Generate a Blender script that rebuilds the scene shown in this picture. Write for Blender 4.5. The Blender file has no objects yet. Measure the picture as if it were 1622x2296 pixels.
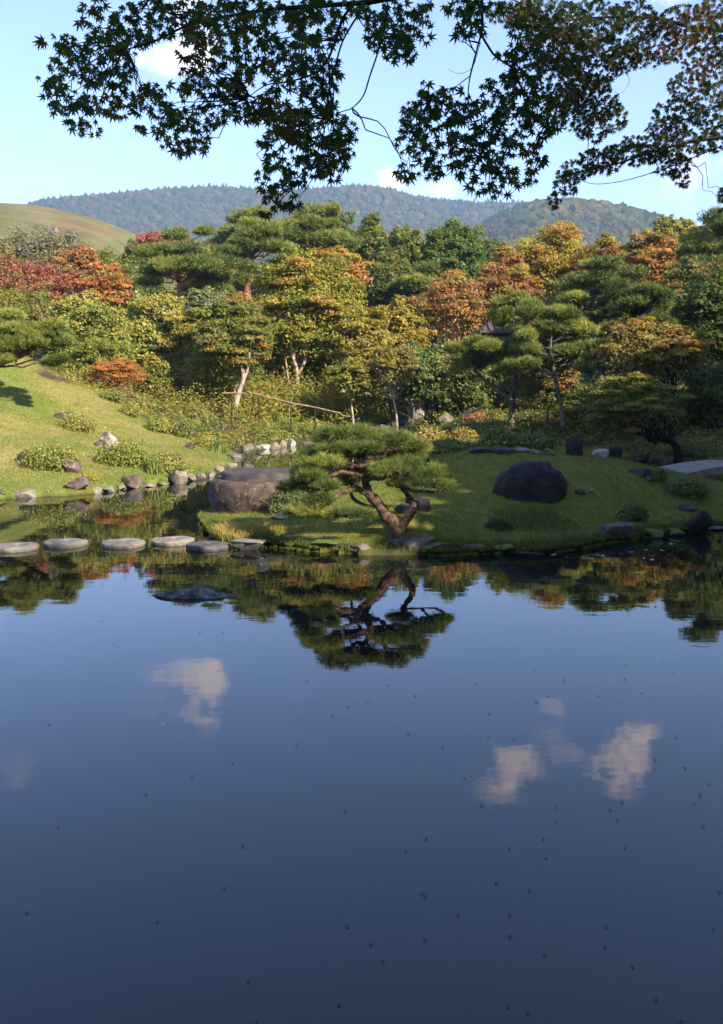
import bpy, math, random
import numpy as np
from mathutils import Vector, Matrix

# ------------------------------------------------------------------ camera, sky, sun, exposure
scene = bpy.context.scene
scene.unit_settings.system = 'METRIC'
W0, H0 = 1622.0, 2296.0          # the picture measured in these units
FOC = 2200.0
VH = 850.0                       # row of the horizon
EYE = 2.5
PITCH = math.atan((H0 / 2 - VH) / FOC)
cam_d = bpy.data.cameras.new('camera')
cam = bpy.data.objects.new('camera', cam_d)
scene.collection.objects.link(cam)
cam.location = (0, 0, EYE)
cam.rotation_euler = (math.pi / 2 - PITCH, 0, 0)
cam_d.sensor_fit = 'VERTICAL'
cam_d.sensor_height = 24.0
cam_d.lens = 24.0 * FOC / H0
cam_d.clip_start = 0.05
cam_d.clip_end = 9000
scene.camera = cam

SUN_EL = math.radians(31)
SUN_AZ = math.atan2(0.71, -0.70)         # measured from +Y towards +X
sun_dir = Vector((math.sin(SUN_AZ) * math.cos(SUN_EL), math.cos(SUN_AZ) * math.cos(SUN_EL), math.sin(SUN_EL)))
sun_d = bpy.data.lights.new('sun', 'SUN')
sun_d.energy = 4.6
sun_d.angle = math.radians(0.6)
sun_d.color = (1.0, 0.88, 0.70)
sun = bpy.data.objects.new('sun', sun_d)
scene.collection.objects.link(sun)
sun.rotation_euler = sun_dir.to_track_quat('Z', 'Y').to_euler()

world = bpy.data.worlds.new('World')
scene.world = world
world.use_nodes = True
wn, wl = world.node_tree.nodes, world.node_tree.links
for n in list(wn):
    wn.remove(n)


def wmath(op, a, b=None, c=None, clamp=False):
    m = wn.new('ShaderNodeMath'); m.operation = op; m.use_clamp = clamp
    for i, v in enumerate((a, b, c)):
        if v is None: continue
        if isinstance(v, (int, float)): m.inputs[i].default_value = v
        else: wl.new(v, m.inputs[i])
    return m.outputs[0]


sky = wn.new('ShaderNodeTexSky')
sky.sky_type = 'NISHITA'
sky.sun_disc = False
sky.sun_elevation = SUN_EL
sky.sun_rotation = SUN_AZ
sky.altitude = 100
sky.air_density = 1.0
sky.dust_density = 0.1
sky.ozone_density = 2.6
bg = wn.new('ShaderNodeBackground')
bg.inputs['Strength'].default_value = 0.15
wout = wn.new('ShaderNodeOutputWorld')
tc = wn.new('ShaderNodeTexCoord')
sep = wn.new('ShaderNodeSeparateXYZ'); wl.new(tc.outputs['Generated'], sep.inputs[0])
az_o = wmath('ARCTAN2', sep.outputs[0], sep.outputs[1])
el_o = wmath('ARCSINE', sep.outputs[2])
nz = wn.new('ShaderNodeTexNoise'); nz.inputs['Scale'].default_value = 19; nz.inputs['Detail'].default_value = 7
nz.inputs['Roughness'].default_value = 0.6
wl.new(tc.outputs['Generated'], nz.inputs['Vector'])
nz2 = wn.new('ShaderNodeTexNoise'); nz2.inputs['Scale'].default_value = 30; nz2.inputs['Detail'].default_value = 6
wl.new(tc.outputs['Generated'], nz2.inputs['Vector'])


def ray(u, v):
    """direction (y = 1) of the photograph's point u, v"""
    x, d = (u - W0 / 2) / FOC, (v - H0 / 2) / FOC
    c, s = math.cos(PITCH), math.sin(PITCH)
    y = c - d * s
    z = -s - d * c
    return x / y, z / y


def sky_dir(u, v, mirrored):
    x, z = ray(u, v)
    if mirrored: z = -z
    return math.atan2(x, 1), math.atan2(z, math.hypot(1, x))


# small fair-weather clouds: (u, v, half width, half height, mirrored in the pond?, strength)
CLOUDS = [(475, 1535, 62, 45, 1, .85), (400, 1600, 66, 40, 1, .85), (305, 1605, 36, 42, 1, .45),
          (1150, 1715, 50, 45, 1, .9), (1135, 1765, 40, 30, 1, .9), (1390, 1700, 75, 50, 1, 1.0), (1290, 1690, 46, 26, 1, .35),
          (1255, 1600, 38, 22, 1, .5), (60, 1735, 42, 32, 1, .25), (1230, 1635, 50, 24, 1, .25),
          (872, 400, 34, 26, 0, .85), (985, 425, 60, 20, 0, .35), (378, 132, 52, 26, 0, .45), (1590, 395, 90, 40, 0, .35), (-250, 300, 120, 60, 0, .7),
          (2000, 250, 140, 60, 0, .8), (1900, 1850, 140, 60, 1, .7), (-300, 1700, 120, 60, 1, .7), (2300, 100, 170, 50, 0, .8)]
total = None
for (u, v, hw, hh, mir, stg) in CLOUDS:
    a0, e0 = sky_dir(u, v, mir)
    wa, we = hw / FOC * 1.15, hh / FOC * 1.1
    da = wmath('DIVIDE', wmath('SUBTRACT', az_o, a0), wa)
    de = wmath('DIVIDE', wmath('SUBTRACT', el_o, e0), we)
    r2 = wmath('ADD', wmath('MULTIPLY', da, da), wmath('MULTIPLY', de, de))
    r = wmath('SQRT', r2)
    m = wmath('SUBTRACT', .9, wmath('MULTIPLY', r, 0.8))
    m = wmath('ADD', m, wmath('MULTIPLY', wmath('SUBTRACT', nz.outputs[0], 0.52), 5.2))
    m = wmath('MULTIPLY', wmath('MULTIPLY', m, wmath('SUBTRACT', 1.9, r, clamp=True)), 1.5, clamp=True)
    m = wmath('MULTIPLY', m, stg)
    total = m if total is None else wmath('MAXIMUM', total, m)
dens = wmath('MULTIPLY', total, wmath('ADD', 0.55, wmath('MULTIPLY', nz2.outputs[0], 0.75)), clamp=True)
cm = wn.new('ShaderNodeMixRGB')
cm.inputs[2].default_value = (6.3, 5.2, 4.9, 1)
grade = wn.new('ShaderNodeMixRGB'); grade.blend_type = 'MULTIPLY'; grade.inputs[0].default_value = 1
grade.inputs[2].default_value = (.85, .785, .92, 1)
wl.new(sky.outputs[0], grade.inputs[1])
wl.new(dens, cm.inputs[0]); wl.new(grade.outputs[0], cm.inputs[1])
wl.new(cm.outputs[0], bg.inputs['Color']); wl.new(bg.outputs[0], wout.inputs[0])

scene.view_settings.view_transform = 'Standard'
scene.view_settings.look = 'None'
scene.view_settings.exposure = 1.35
scene.view_settings.gamma = 1.0
scene.view_settings.use_curve_mapping = False
scene.render.engine = 'CYCLES'
scene.cycles.use_denoising = True
scene.cycles.max_bounces = 6
scene.cycles.diffuse_bounces = 3
scene.cycles.glossy_bounces = 3
scene.cycles.transmission_bounces = 3
scene.cycles.transparent_max_bounces = 4
scene.cycles.volume_bounces = 1
scene.cycles.sample_clamp_indirect = 6.0
scene.cycles.caustics_reflective = False
scene.cycles.caustics_refractive = False

RNG = np.random.default_rng(7)
COL = scene.collection


# ------------------------------------------------------------------ numpy helpers
def _h(ix, iy, iz, seed):
    n = (ix.astype(np.int64) * 73856093) ^ (iy.astype(np.int64) * 19349663) ^ (iz.astype(np.int64) * 83492791) ^ (seed * 2654435761)
    n &= 0xffffffff
    n = (n ^ (n >> 13)) * 1274126177 & 0xffffffff
    n = (n ^ (n >> 16)) * 2246822519 & 0xffffffff
    n ^= n >> 15
    return (n & 0xffffff) / float(0xffffff)


def vnoise(p, seed=0):
    p = np.asarray(p, float)
    i = np.floor(p).astype(np.int64); f = p - i
    f = f * f * (3 - 2 * f)
    o = 0
    for dx in (0, 1):
        for dy in (0, 1):
            for dz in (0, 1):
                w = (f[:, 0] if dx else 1 - f[:, 0]) * (f[:, 1] if dy else 1 - f[:, 1]) * (f[:, 2] if dz else 1 - f[:, 2])
                o = o + w * _h(i[:, 0] + dx, i[:, 1] + dy, i[:, 2] + dz, seed)
    return o


def fbm(p, octv=4, seed=0, rough=.5):
    p = np.asarray(p, float); a, s, t = 1.0, 0.0, 0.0
    for k in range(octv):
        s = s + a * (vnoise(p * 2 ** k + 17.3 * k, seed + k) - .5) * 2
        t += a; a *= rough
    return s / t


def sstep(a, b, x):
    t = np.clip((x - a) / (b - a), 0, 1)
    return t * t * (3 - 2 * t)


def norm(v):
    return v / np.maximum(np.linalg.norm(v, axis=-1, keepdims=True), 1e-9)


def perp(n, rng):
    r = rng.normal(size=n.shape)
    return norm(r - (r * n).sum(-1, keepdims=True) * n)


def mesh_obj(name, verts, faces, mat, parent=None, col=None, smooth=False, loc=None):
    """verts (N,3), faces: list of int arrays (M,k); world coordinates unless parent is given (then made relative)"""
    me = bpy.data.meshes.new(name)
    verts = np.asarray(verts, np.float32)
    if parent is not None:
        verts = verts - np.array(parent.location, np.float32)
    elif loc is not None:
        verts = verts - np.array(loc, np.float32)
    if not isinstance(faces, (list, tuple)): faces = [faces]
    faces = [np.asarray(f, np.int32) for f in faces if len(f)]
    nl = sum(f.size for f in faces); nf = sum(len(f) for f in faces)
    me.vertices.add(len(verts)); me.vertices.foreach_set('co', verts.ravel())
    me.loops.add(nl); me.loops.foreach_set('vertex_index', np.concatenate([f.ravel() for f in faces]))
    me.polygons.add(nf)
    tot = np.concatenate([np.full(len(f), f.shape[1], np.int32) for f in faces])
    st = np.concatenate([[0], np.cumsum(tot)[:-1]]).astype(np.int32)
    me.polygons.foreach_set('loop_start', st)
    if smooth: me.polygons.foreach_set('use_smooth', np.ones(nf, bool))
    else: me.polygons.foreach_set('use_smooth', np.zeros(nf, bool))
    if col is not None:
        a = me.color_attributes.new('Col', 'FLOAT_COLOR', 'POINT')
        c = np.ones((len(verts), 4), np.float32); c[:, :3] = col
        a.data.foreach_set('color', c.ravel())
    me.update(calc_edges=True)
    me.validate()
    if mat is not None: me.materials.append(mat)
    o = bpy.data.objects.new(name, me)
    COL.objects.link(o)
    if parent is not None: o.parent = parent
    elif loc is not None: o.location = loc
    return o


def tag(o, label=None, cat=None, group=None, kind=None):
    if label: o['label'] = label
    if cat: o['category'] = cat
    if group: o['group'] = group
    if kind: o['kind'] = kind
    return o


def empty(name, loc, label, cat, group=None):
    o = bpy.data.objects.new(name, None); COL.objects.link(o); o.location = tuple(float(a) for a in loc)
    o.empty_display_size = .1
    return tag(o, label, cat, group)


class Geo:
    """collects verts / quads / tris / colours"""
    def __init__(s): s.v, s.q, s.t, s.c, s.n = [], [], [], [], 0

    def add(s, v, q=None, t=None, c=None):
        v = np.asarray(v, float)
        if q is not None and len(q): s.q.append(np.asarray(q) + s.n)
        if t is not None and len(t): s.t.append(np.asarray(t) + s.n)
        s.v.append(v)
        if c is not None: s.c.append(np.broadcast_to(np.asarray(c, float), (len(v), 3)))
        s.n += len(v)

    def build(s, name, mat, parent=None, smooth=False, loc=None):
        f = []
        if s.q: f.append(np.concatenate(s.q))
        if s.t: f.append(np.concatenate(s.t))
        return mesh_obj(name, np.concatenate(s.v), f, mat, parent, np.concatenate(s.c) if s.c else None, smooth, loc)


def resample(pts, n):
    pts = np.asarray(pts, float)
    # catmull-rom
    P = np.vstack([2 * pts[0] - pts[1], pts, 2 * pts[-1] - pts[-2]])
    out = []
    m = len(pts) - 1
    for t in np.linspace(0, m - 1e-6, n):
        i = int(t); f = t - i
        p0, p1, p2, p3 = P[i], P[i + 1], P[i + 2], P[i + 3]
        out.append(.5 * ((2 * p1) + (-p0 + p2) * f + (2 * p0 - 5 * p1 + 4 * p2 - p3) * f * f + (-p0 + 3 * p1 - 3 * p2 + p3) * f ** 3))
    return np.array(out)


def tube(g, pts, rad, seg=6, n=None, rough=0.0, seed=0, c=None):
    pts = np.asarray(pts, float)
    rad = np.asarray(rad, float)
    if n:
        k = len(pts)
        rad = np.interp(np.linspace(0, 1, n), np.linspace(0, 1, len(rad)), rad)
        pts = resample(pts, n)
    elif len(rad) != len(pts):
        rad = np.interp(np.linspace(0, 1, len(pts)), np.linspace(0, 1, len(rad)), rad)
    N = len(pts)
    T = norm(np.gradient(pts, axis=0))
    up = np.array([0.13, .31, .94]); up = up / np.linalg.norm(up)
    A = norm(np.cross(T, up) + 1e-6)
    B = np.cross(T, A)
    th = np.arange(seg) / seg * 2 * math.pi
    R = rad[:, None] * np.ones(seg)
    if rough:
        q = np.stack([np.repeat(np.arange(N) * .9, seg), np.tile(np.cos(th) * 1.3, N), np.tile(np.sin(th) * 1.3, N)], 1) + seed
        R = R * (1 + rough * 2 * (vnoise(q, seed) - .5).reshape(N, seg))
    V = pts[:, None, :] + R[..., None] * (np.cos(th)[None, :, None] * A[:, None, :] + np.sin(th)[None, :, None] * B[:, None, :])
    V = V.reshape(-1, 3)
    i = np.arange(N - 1)[:, None] * seg; j = np.arange(seg)[None, :]; j2 = (j + 1) % seg
    q = np.stack([i + j, i + j2, i + seg + j2, i + seg + j], -1).reshape(-1, 4)
    V = np.vstack([V, pts[0], pts[-1]])
    a = N * seg
    jj = np.arange(seg); jn = (jj + 1) % seg
    t = np.vstack([np.stack([jn, jj, np.full(seg, a)], 1), np.stack([(N - 1) * seg + jj, (N - 1) * seg + jn, np.full(seg, a + 1)], 1)])
    g.add(V, q, t, c)


def diamonds(g, pos, nrm, tan, L, Wd, col, fold=.18):
    """leaf-sized four-cornered faces"""
    b = np.cross(nrm, tan)
    L = L[:, None]; Wd = Wd[:, None]
    v = np.stack([pos - tan * L * .5, pos + b * Wd * .5 + nrm * fold * Wd, pos + tan * L * .5, pos - b * Wd * .5 + nrm * fold * Wd], 1)
    n = len(pos)
    q = np.arange(n * 4).reshape(n, 4)
    g.add(v.reshape(-1, 3), q, None, np.repeat(col, 4, 0))


def splinters(g, pos, nrm, tan, L, Wd, col):
    """three-cornered leaves for the far crowns"""
    b = np.cross(nrm, tan)
    v = np.stack([pos - tan * L[:, None] * .5 - b * Wd[:, None] * .55, pos - tan * L[:, None] * .4 + b * Wd[:, None] * .6, pos + tan * L[:, None] * .6], 1)
    n = len(pos)
    g.add(v.reshape(-1, 3), None, np.arange(n * 3).reshape(n, 3), np.repeat(col, 3, 0))


def ico(sub):
    import bmesh
    bm = bmesh.new(); bmesh.ops.create_icosphere(bm, subdivisions=sub, radius=1)
    v = np.array([x.co[:] for x in bm.verts]); f = np.array([[y.index for y in x.verts] for x in bm.faces]); bm.free()
    return v, f


ICO = {k: ico(k) for k in (1, 2, 3, 4, 5)}


# ------------------------------------------------------------------ materials
def new_mat(name):
    m = bpy.data.materials.new(name); m.use_nodes = True
    nt = m.node_tree
    for n in list(nt.nodes): nt.nodes.remove(n)
    out = nt.nodes.new('ShaderNodeOutputMaterial')
    return m, nt, out


def N(nt, t, **kw):
    n = nt.nodes.new(t)
    for k, v in kw.items():
        if k in n.inputs: n.inputs[k].default_value = v
        else: setattr(n, k, v)
    return n


def leaf_mat(name, trans=.35, gloss=.06, rough=.5, objcol=None, scale=1.0):
    m, nt, out = new_mat(name)
    if objcol is None:
        at = N(nt, 'ShaderNodeAttribute', attribute_name='Col')
        c = at.outputs['Color']
    d = N(nt, 'ShaderNodeBsdfDiffuse'); t = N(nt, 'ShaderNodeBsdfTranslucent'); gl = N(nt, 'ShaderNodeBsdfGlossy')
    gl.inputs['Roughness'].default_value = rough; gl.inputs['Color'].default_value = (.8, .85, .8, 1)
    hs = N(nt, 'ShaderNodeHueSaturation'); hs.inputs['Saturation'].default_value = 1.1; hs.inputs['Value'].default_value = 1.15
    m1 = N(nt, 'ShaderNodeMixShader'); m2 = N(nt, 'ShaderNodeMixShader')
    m1.inputs[0].default_value = trans; m2.inputs[0].default_value = gloss
    if objcol is None:
        nt.links.new(c, d.inputs[0]); nt.links.new(c, hs.inputs['Color']); nt.links.new(hs.outputs[0], t.inputs[0])
    else:
        d.inputs[0].default_value = (*objcol, 1); t.inputs[0].default_value = (*[min(1, x * 1.15) for x in objcol], 1)
    nt.links.new(d.outputs[0], m1.inputs[1]); nt.links.new(t.outputs[0], m1.inputs[2])
    nt.links.new(m1.outputs[0], m2.inputs[1]); nt.links.new(gl.outputs[0], m2.inputs[2])
    nt.links.new(m2.outputs[0], out.inputs[0])
    return m


def noise_mat(name, c1, c2, scale=4, c3=None, rough=.85, bump=.4, bscale=20, bdist=.03, moss=None, moss_z=.5, attr=False, vor=0, spec=.3,
              lich=None, lich_t=.6):
    """rock / bark / soil: two-tone noise, optional lichen patches, optional moss where the surface faces up"""
    m, nt, out = new_mat(name); L = nt.links.new
    tcn = N(nt, 'ShaderNodeTexCoord')
    n1 = N(nt, 'ShaderNodeTexNoise', Scale=scale, Detail=8.0, Roughness=.62); L(tcn.outputs['Object'], n1.inputs['Vector'])
    r = N(nt, 'ShaderNodeValToRGB'); r.color_ramp.elements[0].position = .36; r.color_ramp.elements[1].position = .64
    r.color_ramp.elements[0].color = (*c1, 1); r.color_ramp.elements[1].color = (*c2, 1)
    L(n1.outputs[0], r.inputs[0]); c = r.outputs[0]
    if attr:
        at = N(nt, 'ShaderNodeAttribute', attribute_name='Col')
        mx = N(nt, 'ShaderNodeMixRGB', blend_type='MULTIPLY'); mx.inputs[0].default_value = 1
        L(at.outputs['Color'], mx.inputs[1]); L(c, mx.inputs[2]); c = mx.outputs[0]
    if lich is not None:
        n3 = N(nt, 'ShaderNodeTexNoise', Scale=scale * 2.3, Detail=10.0, Roughness=.7); L(tcn.outputs['Object'], n3.inputs['Vector'])
        rr = N(nt, 'ShaderNodeValToRGB'); rr.color_ramp.elements[0].position = lich_t - .04; rr.color_ramp.elements[1].position = lich_t + .05
        L(n3.outputs[0], rr.inputs[0])
        mx = N(nt, 'ShaderNodeMixRGB'); mx.inputs[2].default_value = (*lich, 1)
        L(rr.outputs[0], mx.inputs[0]); L(c, mx.inputs[1]); c = mx.outputs[0]
    if moss is not None:
        ge = N(nt, 'ShaderNodeNewGeometry'); sp = N(nt, 'ShaderNodeSeparateXYZ'); L(ge.outputs['Normal'], sp.inputs[0])
        n2 = N(nt, 'ShaderNodeTexNoise', Scale=scale * .8, Detail=6.0); L(tcn.outputs['Object'], n2.inputs['Vector'])
        ma = N(nt, 'ShaderNodeMath', operation='MULTIPLY_ADD'); ma.inputs[1].default_value = 1.6; L(n2.outputs[0], ma.inputs[0])
        mb = N(nt, 'ShaderNodeMath', operation='SUBTRACT'); L(sp.outputs[2], mb.inputs[0]); mb.inputs[1].default_value = moss_z + .8
        L(mb.outputs[0], ma.inputs[2])
        rr = N(nt, 'ShaderNodeMapRange'); rr.inputs[1].default_value = 0; rr.inputs[2].default_value = .25; L(ma.outputs[0], rr.inputs[0])
        mx = N(nt, 'ShaderNodeMixRGB'); mx.inputs[2].default_value = (*moss, 1)
        L(rr.outputs[0], mx.inputs[0]); L(c, mx.inputs[1]); c = mx.outputs[0]
    b = N(nt, 'ShaderNodeBsdfPrincipled'); b.inputs['Roughness'].default_value = rough
    b.inputs['Specular IOR Level'].default_value = spec
    L(c, b.inputs['Base Color'])
    nb = N(nt, 'ShaderNodeTexNoise', Scale=bscale, Detail=8.0, Roughness=.65); L(tcn.outputs['Object'], nb.inputs['Vector'])
    h = nb.outputs[0]
    if vor:
        vo = N(nt, 'ShaderNodeTexVoronoi', Scale=vor, feature='DISTANCE_TO_EDGE'); L(tcn.outputs['Object'], vo.inputs['Vector'])
        mm = N(nt, 'ShaderNodeMath', operation='MULTIPLY_ADD'); L(vo.outputs['Distance'], mm.inputs[0]); mm.inputs[1].default_value = 2.0; L(h, mm.inputs[2])
        h = mm.outputs[0]
    bp = N(nt, 'ShaderNodeBump', Strength=bump, Distance=bdist); L(h, bp.inputs['Height']); L(bp.outputs[0], b.inputs['Normal'])
    L(b.outputs[0], out.inputs[0])
    return m


M = {}
M['leaf'] = leaf_mat('leaf', .46, .02)
M['waxy'] = leaf_mat('waxy_leaf', .3, .04, .5)
M['needle'] = leaf_mat('needle', .3, .03, .5)
M['maple'] = leaf_mat('maple_leaf', .45, .03, .5)
M['grass'] = leaf_mat('grass', .3, .03)
M['bark'] = noise_mat('bark', (.06, .045, .035), (.17, .135, .105), 6, bump=.7, bscale=18, vor=9)
M['grey_bark'] = noise_mat('grey_bark', (.22, .165, .12), (.46, .37, .28), 5, bump=.5)
M['red_bark'] = noise_mat('red_bark', (.13, .055, .035), (.30, .13, .085), 3, bump=.6, bscale=9, vor=5)
M['pine_bark'] = noise_mat('pine_bark', (.045, .028, .02), (.20, .12, .08), 14, bump=1.0, bscale=30, vor=26, bdist=.02)
M['dark_bark'] = noise_mat('dark_bark', (.007, .006, .005), (.018, .015, .013), 12, bump=.5)  # base darkened to stand in for missing shade on the overhanging limbs
M['rock_dark'] = noise_mat('rock_dark', (.035, .028, .026), (.09, .072, .065), 3, bump=.6, bscale=14, lich=(.26, .25, .23), lich_t=.66)
M['rock_black'] = noise_mat('rock_black', (.014, .011, .010), (.034, .028, .025), 3, bump=.5, bscale=12, lich=(.22, .22, .20), lich_t=.70)
M['rock_brown'] = noise_mat('rock_brown', (.06, .042, .035), (.16, .12, .095), 4, bump=.7, bscale=14, lich=(.40, .37, .31), lich_t=.62)
M['rock_grey'] = noise_mat('rock_grey', (.11, .095, .075), (.27, .235, .19), 4, bump=.7, bscale=14, lich=(.05, .045, .035), lich_t=.62)
M['rock_pale'] = noise_mat('rock_pale', (.14, .12, .085), (.30, .265, .20), 5, bump=.9, bscale=10, lich=(.10, .08, .055), lich_t=.58)
M['rock_moss'] = noise_mat('rock_moss', (.08, .065, .055), (.22, .18, .15), 5, bump=.7, bscale=14, moss=(.10, .13, .015), moss_z=.45)
M['rock_streak'] = noise_mat('rock_streak', (.08, .065, .05), (.50, .47, .42), 3.2, bump=.8, bscale=9, lich=(.11, .07, .03), lich_t=.6)
M['rock_flat'] = noise_mat('rock_flat', (.05, .043, .043), (.14, .12, .12), 9, bump=.9, bscale=25, lich=(.25, .24, .22), lich_t=.68)
M['mill'] = noise_mat('millstone', (.13, .11, .09), (.30, .26, .21), 7, bump=.6, bscale=40, lich=(.45, .42, .36), lich_t=.66)
M['drum'] = noise_mat('drum_stone', (.036, .024, .018), (.115, .08, .062), 6, bump=.9, bscale=22, lich=(.21, .19, .17), lich_t=.6)
M['wood'] = noise_mat('weathered_wood', (.16, .10, .065), (.36, .24, .17), 9, bump=.3)
M['wood_dark'] = noise_mat('dark_post', (.02, .016, .013), (.05, .04, .03), 9, bump=.3)
M['tile'] = noise_mat('roof_tile', (.05, .042, .038), (.11, .095, .085), 6, bump=.3)
M['plaster'] = noise_mat('earth_plaster', (.22, .17, .12), (.30, .24, .17), 3, bump=.15)


# ------------------------------------------------------------------ where the photograph's points lie
def P(u, v, y):
    x, z = ray(u, v)
    return np.array([x * y, y, EYE + z * y])


def G(u, v, z=0.0):
    x, rz = ray(u, v)
    y = (z - EYE) / rz
    return np.array([x * y, y, z])


def poly_sd(poly, x, y):
    """signed distance to a closed outline, positive inside"""
    poly = np.asarray(poly, float)
    best = np.full(x.shape, 1e18); inside = np.zeros(x.shape, bool)
    n = len(poly)
    for i in range(n):
        a, b = poly[i], poly[(i + 1) % n]
        ab = b - a
        t = np.clip(((x - a[0]) * ab[0] + (y - a[1]) * ab[1]) / (ab @ ab + 1e-12), 0, 1)
        d = (x - a[0] - t * ab[0]) ** 2 + (y - a[1] - t * ab[1]) ** 2
        best = np.minimum(best, d)
        c = ((a[1] > y) != (b[1] > y)) & (x < (b[0] - a[0]) * (y - a[1]) / (b[1] - a[1] + 1e-12) + a[0])
        inside ^= c
    d = np.sqrt(best)
    return np.where(inside, d, -d)


LEFT_SHORE = [(0, 1120), (60, 1115), (140, 1112), (200, 1108), (290, 1094), (370, 1084), (420, 1078), (470, 1069), (505, 1052), (535, 1036),
              (560, 1020), (600, 1005), (650, 998), (690, 990)]
RIGHT_SHORE = [(800, 984), (870, 984), (930, 1000), (1000, 1010), (1100, 1014), (1250, 1016), (1400, 1026), (1500, 1036), (1622, 1040)]
ISLE_FRONT = [(463, 1190), (470, 1207), (500, 1222), (560, 1226), (620, 1228), (700, 1238), (800, 1245), (900, 1246), (1000, 1247), (1100, 1244),
              (1200, 1244), (1280, 1236), (1350, 1222), (1430, 1210), (1530, 1198), (1575, 1188), (1622, 1184)]
POND = [(-34, 17), (-13, 19.5)] + [tuple(G(*p)[:2]) for p in LEFT_SHORE] + [tuple(G(*p)[:2]) for p in RIGHT_SHORE] + \
       [(16, 30), (24, 27), (30, 20), (15, 15.5), (11.5, 15.2), (8.2, 12), (6, 8), (4.0, 4.2), (2.6, 2.6), (0, 2.3), (-3, 2.4), (-8, 2.0), (-18, 1.0), (-30, 2)]
ISLE = [tuple(G(*p)[:2]) for p in ISLE_FRONT] + [(8.5, 17.6), (10.5, 19.2), (10.2, 21.0), (8.2, 22.0), (6.5, 23.0), (4.5, 24.6), (2.5, 25.4), (0.6, 25.2),
        (-.7, 24.0), (-1.3, 22.6), (-1.7, 21.2), (-2.3, 20.0), (-2.9, 18.9), (-3.0, 17.6), (-2.75, 16.6)]


def ground_h(x, y):
    x = np.atleast_1d(np.asarray(x, float)); y = np.atleast_1d(np.asarray(y, float))
    x, y = np.broadcast_arrays(x, y)
    near = (x > -45) & (x < 45) & (y > -12) & (y < 95)
    sd = np.full(x.shape, -60.0)
    si = np.full(x.shape, -60.0)
    sd[near] = poly_sd(POND, x[near], y[near])
    si[near] = poly_sd(ISLE, x[near], y[near])
    q = np.stack([x * .35, y * .35, x * 0], -1).reshape(-1, 3)
    rg = fbm(q, 4, 3).reshape(x.shape)
    d = -sd
    land = .10 + 1.75 * np.tanh(.075 * d) * sstep(-4, 10, y) + .75 * sstep(.3, 2.5, d) * (1 - sstep(3, 16, y))
    hill = 3.25 * np.exp(-(((x + 17.5) / 7.4) ** 2 + ((y - 36.5) / 8.5) ** 2))
    land = land + hill * sstep(0, 5, d) + rg * .12 * sstep(0, 4, d)
    land = land + .9 * np.exp(-(((x - 3) / 9) ** 2 + ((y - 52) / 8) ** 2)) * sstep(0, 6, d)
    bed = -.85 * np.tanh(sd * .9)
    z = np.where(sd > 0, bed, land)
    isle = .07 + sstep(0, 2.6, si) * (.98 * np.exp(-(((x - 2.9) / 3.9) ** 2 + ((y - 20.6) / 3.4) ** 2)) + .12) + rg * .05 * sstep(0, 1, si) \
        + .30 * sstep(0, .8, si) * np.exp(-(((x - .6) / .8) ** 2 + ((y - 15.0) / .7) ** 2))
    z = np.where(si > 0, isle, z)
    z = z + 7.5 * sstep(60, 112, y)
    far = sstep(140, 400, np.hypot(x, y))
    return z * (1 - far) + far * 6


def g1(x, y): return float(ground_h(x, y)[0])


def T(u, v):
    """first meeting of the photograph's ray with the ground or the water"""
    x, rz = ray(u, v)
    ys = np.arange(8, 90, .04)
    h = np.maximum(ground_h(x * ys, ys), 0)
    below = EYE + rz * ys <= h
    i = int(np.argmax(below)) if below.any() else len(ys) - 1
    return np.array([x * ys[i], ys[i], h[i]])


# ------------------------------------------------------------------ ground sheet with pond hollow and island
def axis(stops):
    a = []
    for (s, e, st) in stops: a += list(np.arange(s, e, st))
    return np.array(a)


geo = lambda s, e, k: list(np.geomspace(s, e, k))
ax = np.array(sorted([-v for v in geo(45, 4500, 22)] + list(axis([(-44, -16, 1.2), (-16, 11, .14), (11, 44, 1.0)])) + geo(45, 4500, 22)))
ay = np.array(sorted([-v for v in geo(13, 3000, 18)] + list(axis([(-12, 2, 1.0), (2, 13, .5), (13, 27, .12), (27, 46, .2), (46, 92, .9)])) + geo(93, 5200, 26)))
GX, GY = np.meshgrid(ax, ay)
GZ = ground_h(GX, GY)
LAWN_EDGE = [(548, 1034), (520, 1012), (480, 1000), (440, 985), (410, 972), (375, 966), (340, 955), (318, 935), (290, 915), (262, 895), (232, 882), (200, 872), (150, 858), (90, 845)]


def lawn_poly():
    le = [T(u, v)[:2] for (u, v) in LAWN_EDGE]
    return [(-40, 14)] + [tuple(G(*p)[:2] + np.array([0, -.3])) for p in LEFT_SHORE[:10]] + [tuple(p) for p in le] + [(-13, 42), (-20, 46), (-40, 46)]


LAWN = lawn_poly()
sdl = np.full(GX.shape, -50.0); nr = (GX > -45) & (GX < 45) & (GY > 5) & (GY < 95)
sdl[nr] = poly_sd(LAWN, GX[nr], GY[nr])
sdi = np.full(GX.shape, -50.0); sdi[nr] = poly_sd(ISLE, GX[nr], GY[nr])
sdp = np.full(GX.shape, -50.0); sdp[nr] = poly_sd(POND, GX[nr], GY[nr])
q3 = np.stack([GX, GY, GX * 0], -1).reshape(-1, 3)
n_a = (fbm(q3 * .5, 4, 11) * .5 + .5).reshape(GX.shape)
n_b = (fbm(q3 * 1.7, 4, 21) * .5 + .5).reshape(GX.shape)


def lerp(a, b, t): return np.asarray(a) * (1 - t[..., None]) + np.asarray(b) * t[..., None]


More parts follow.
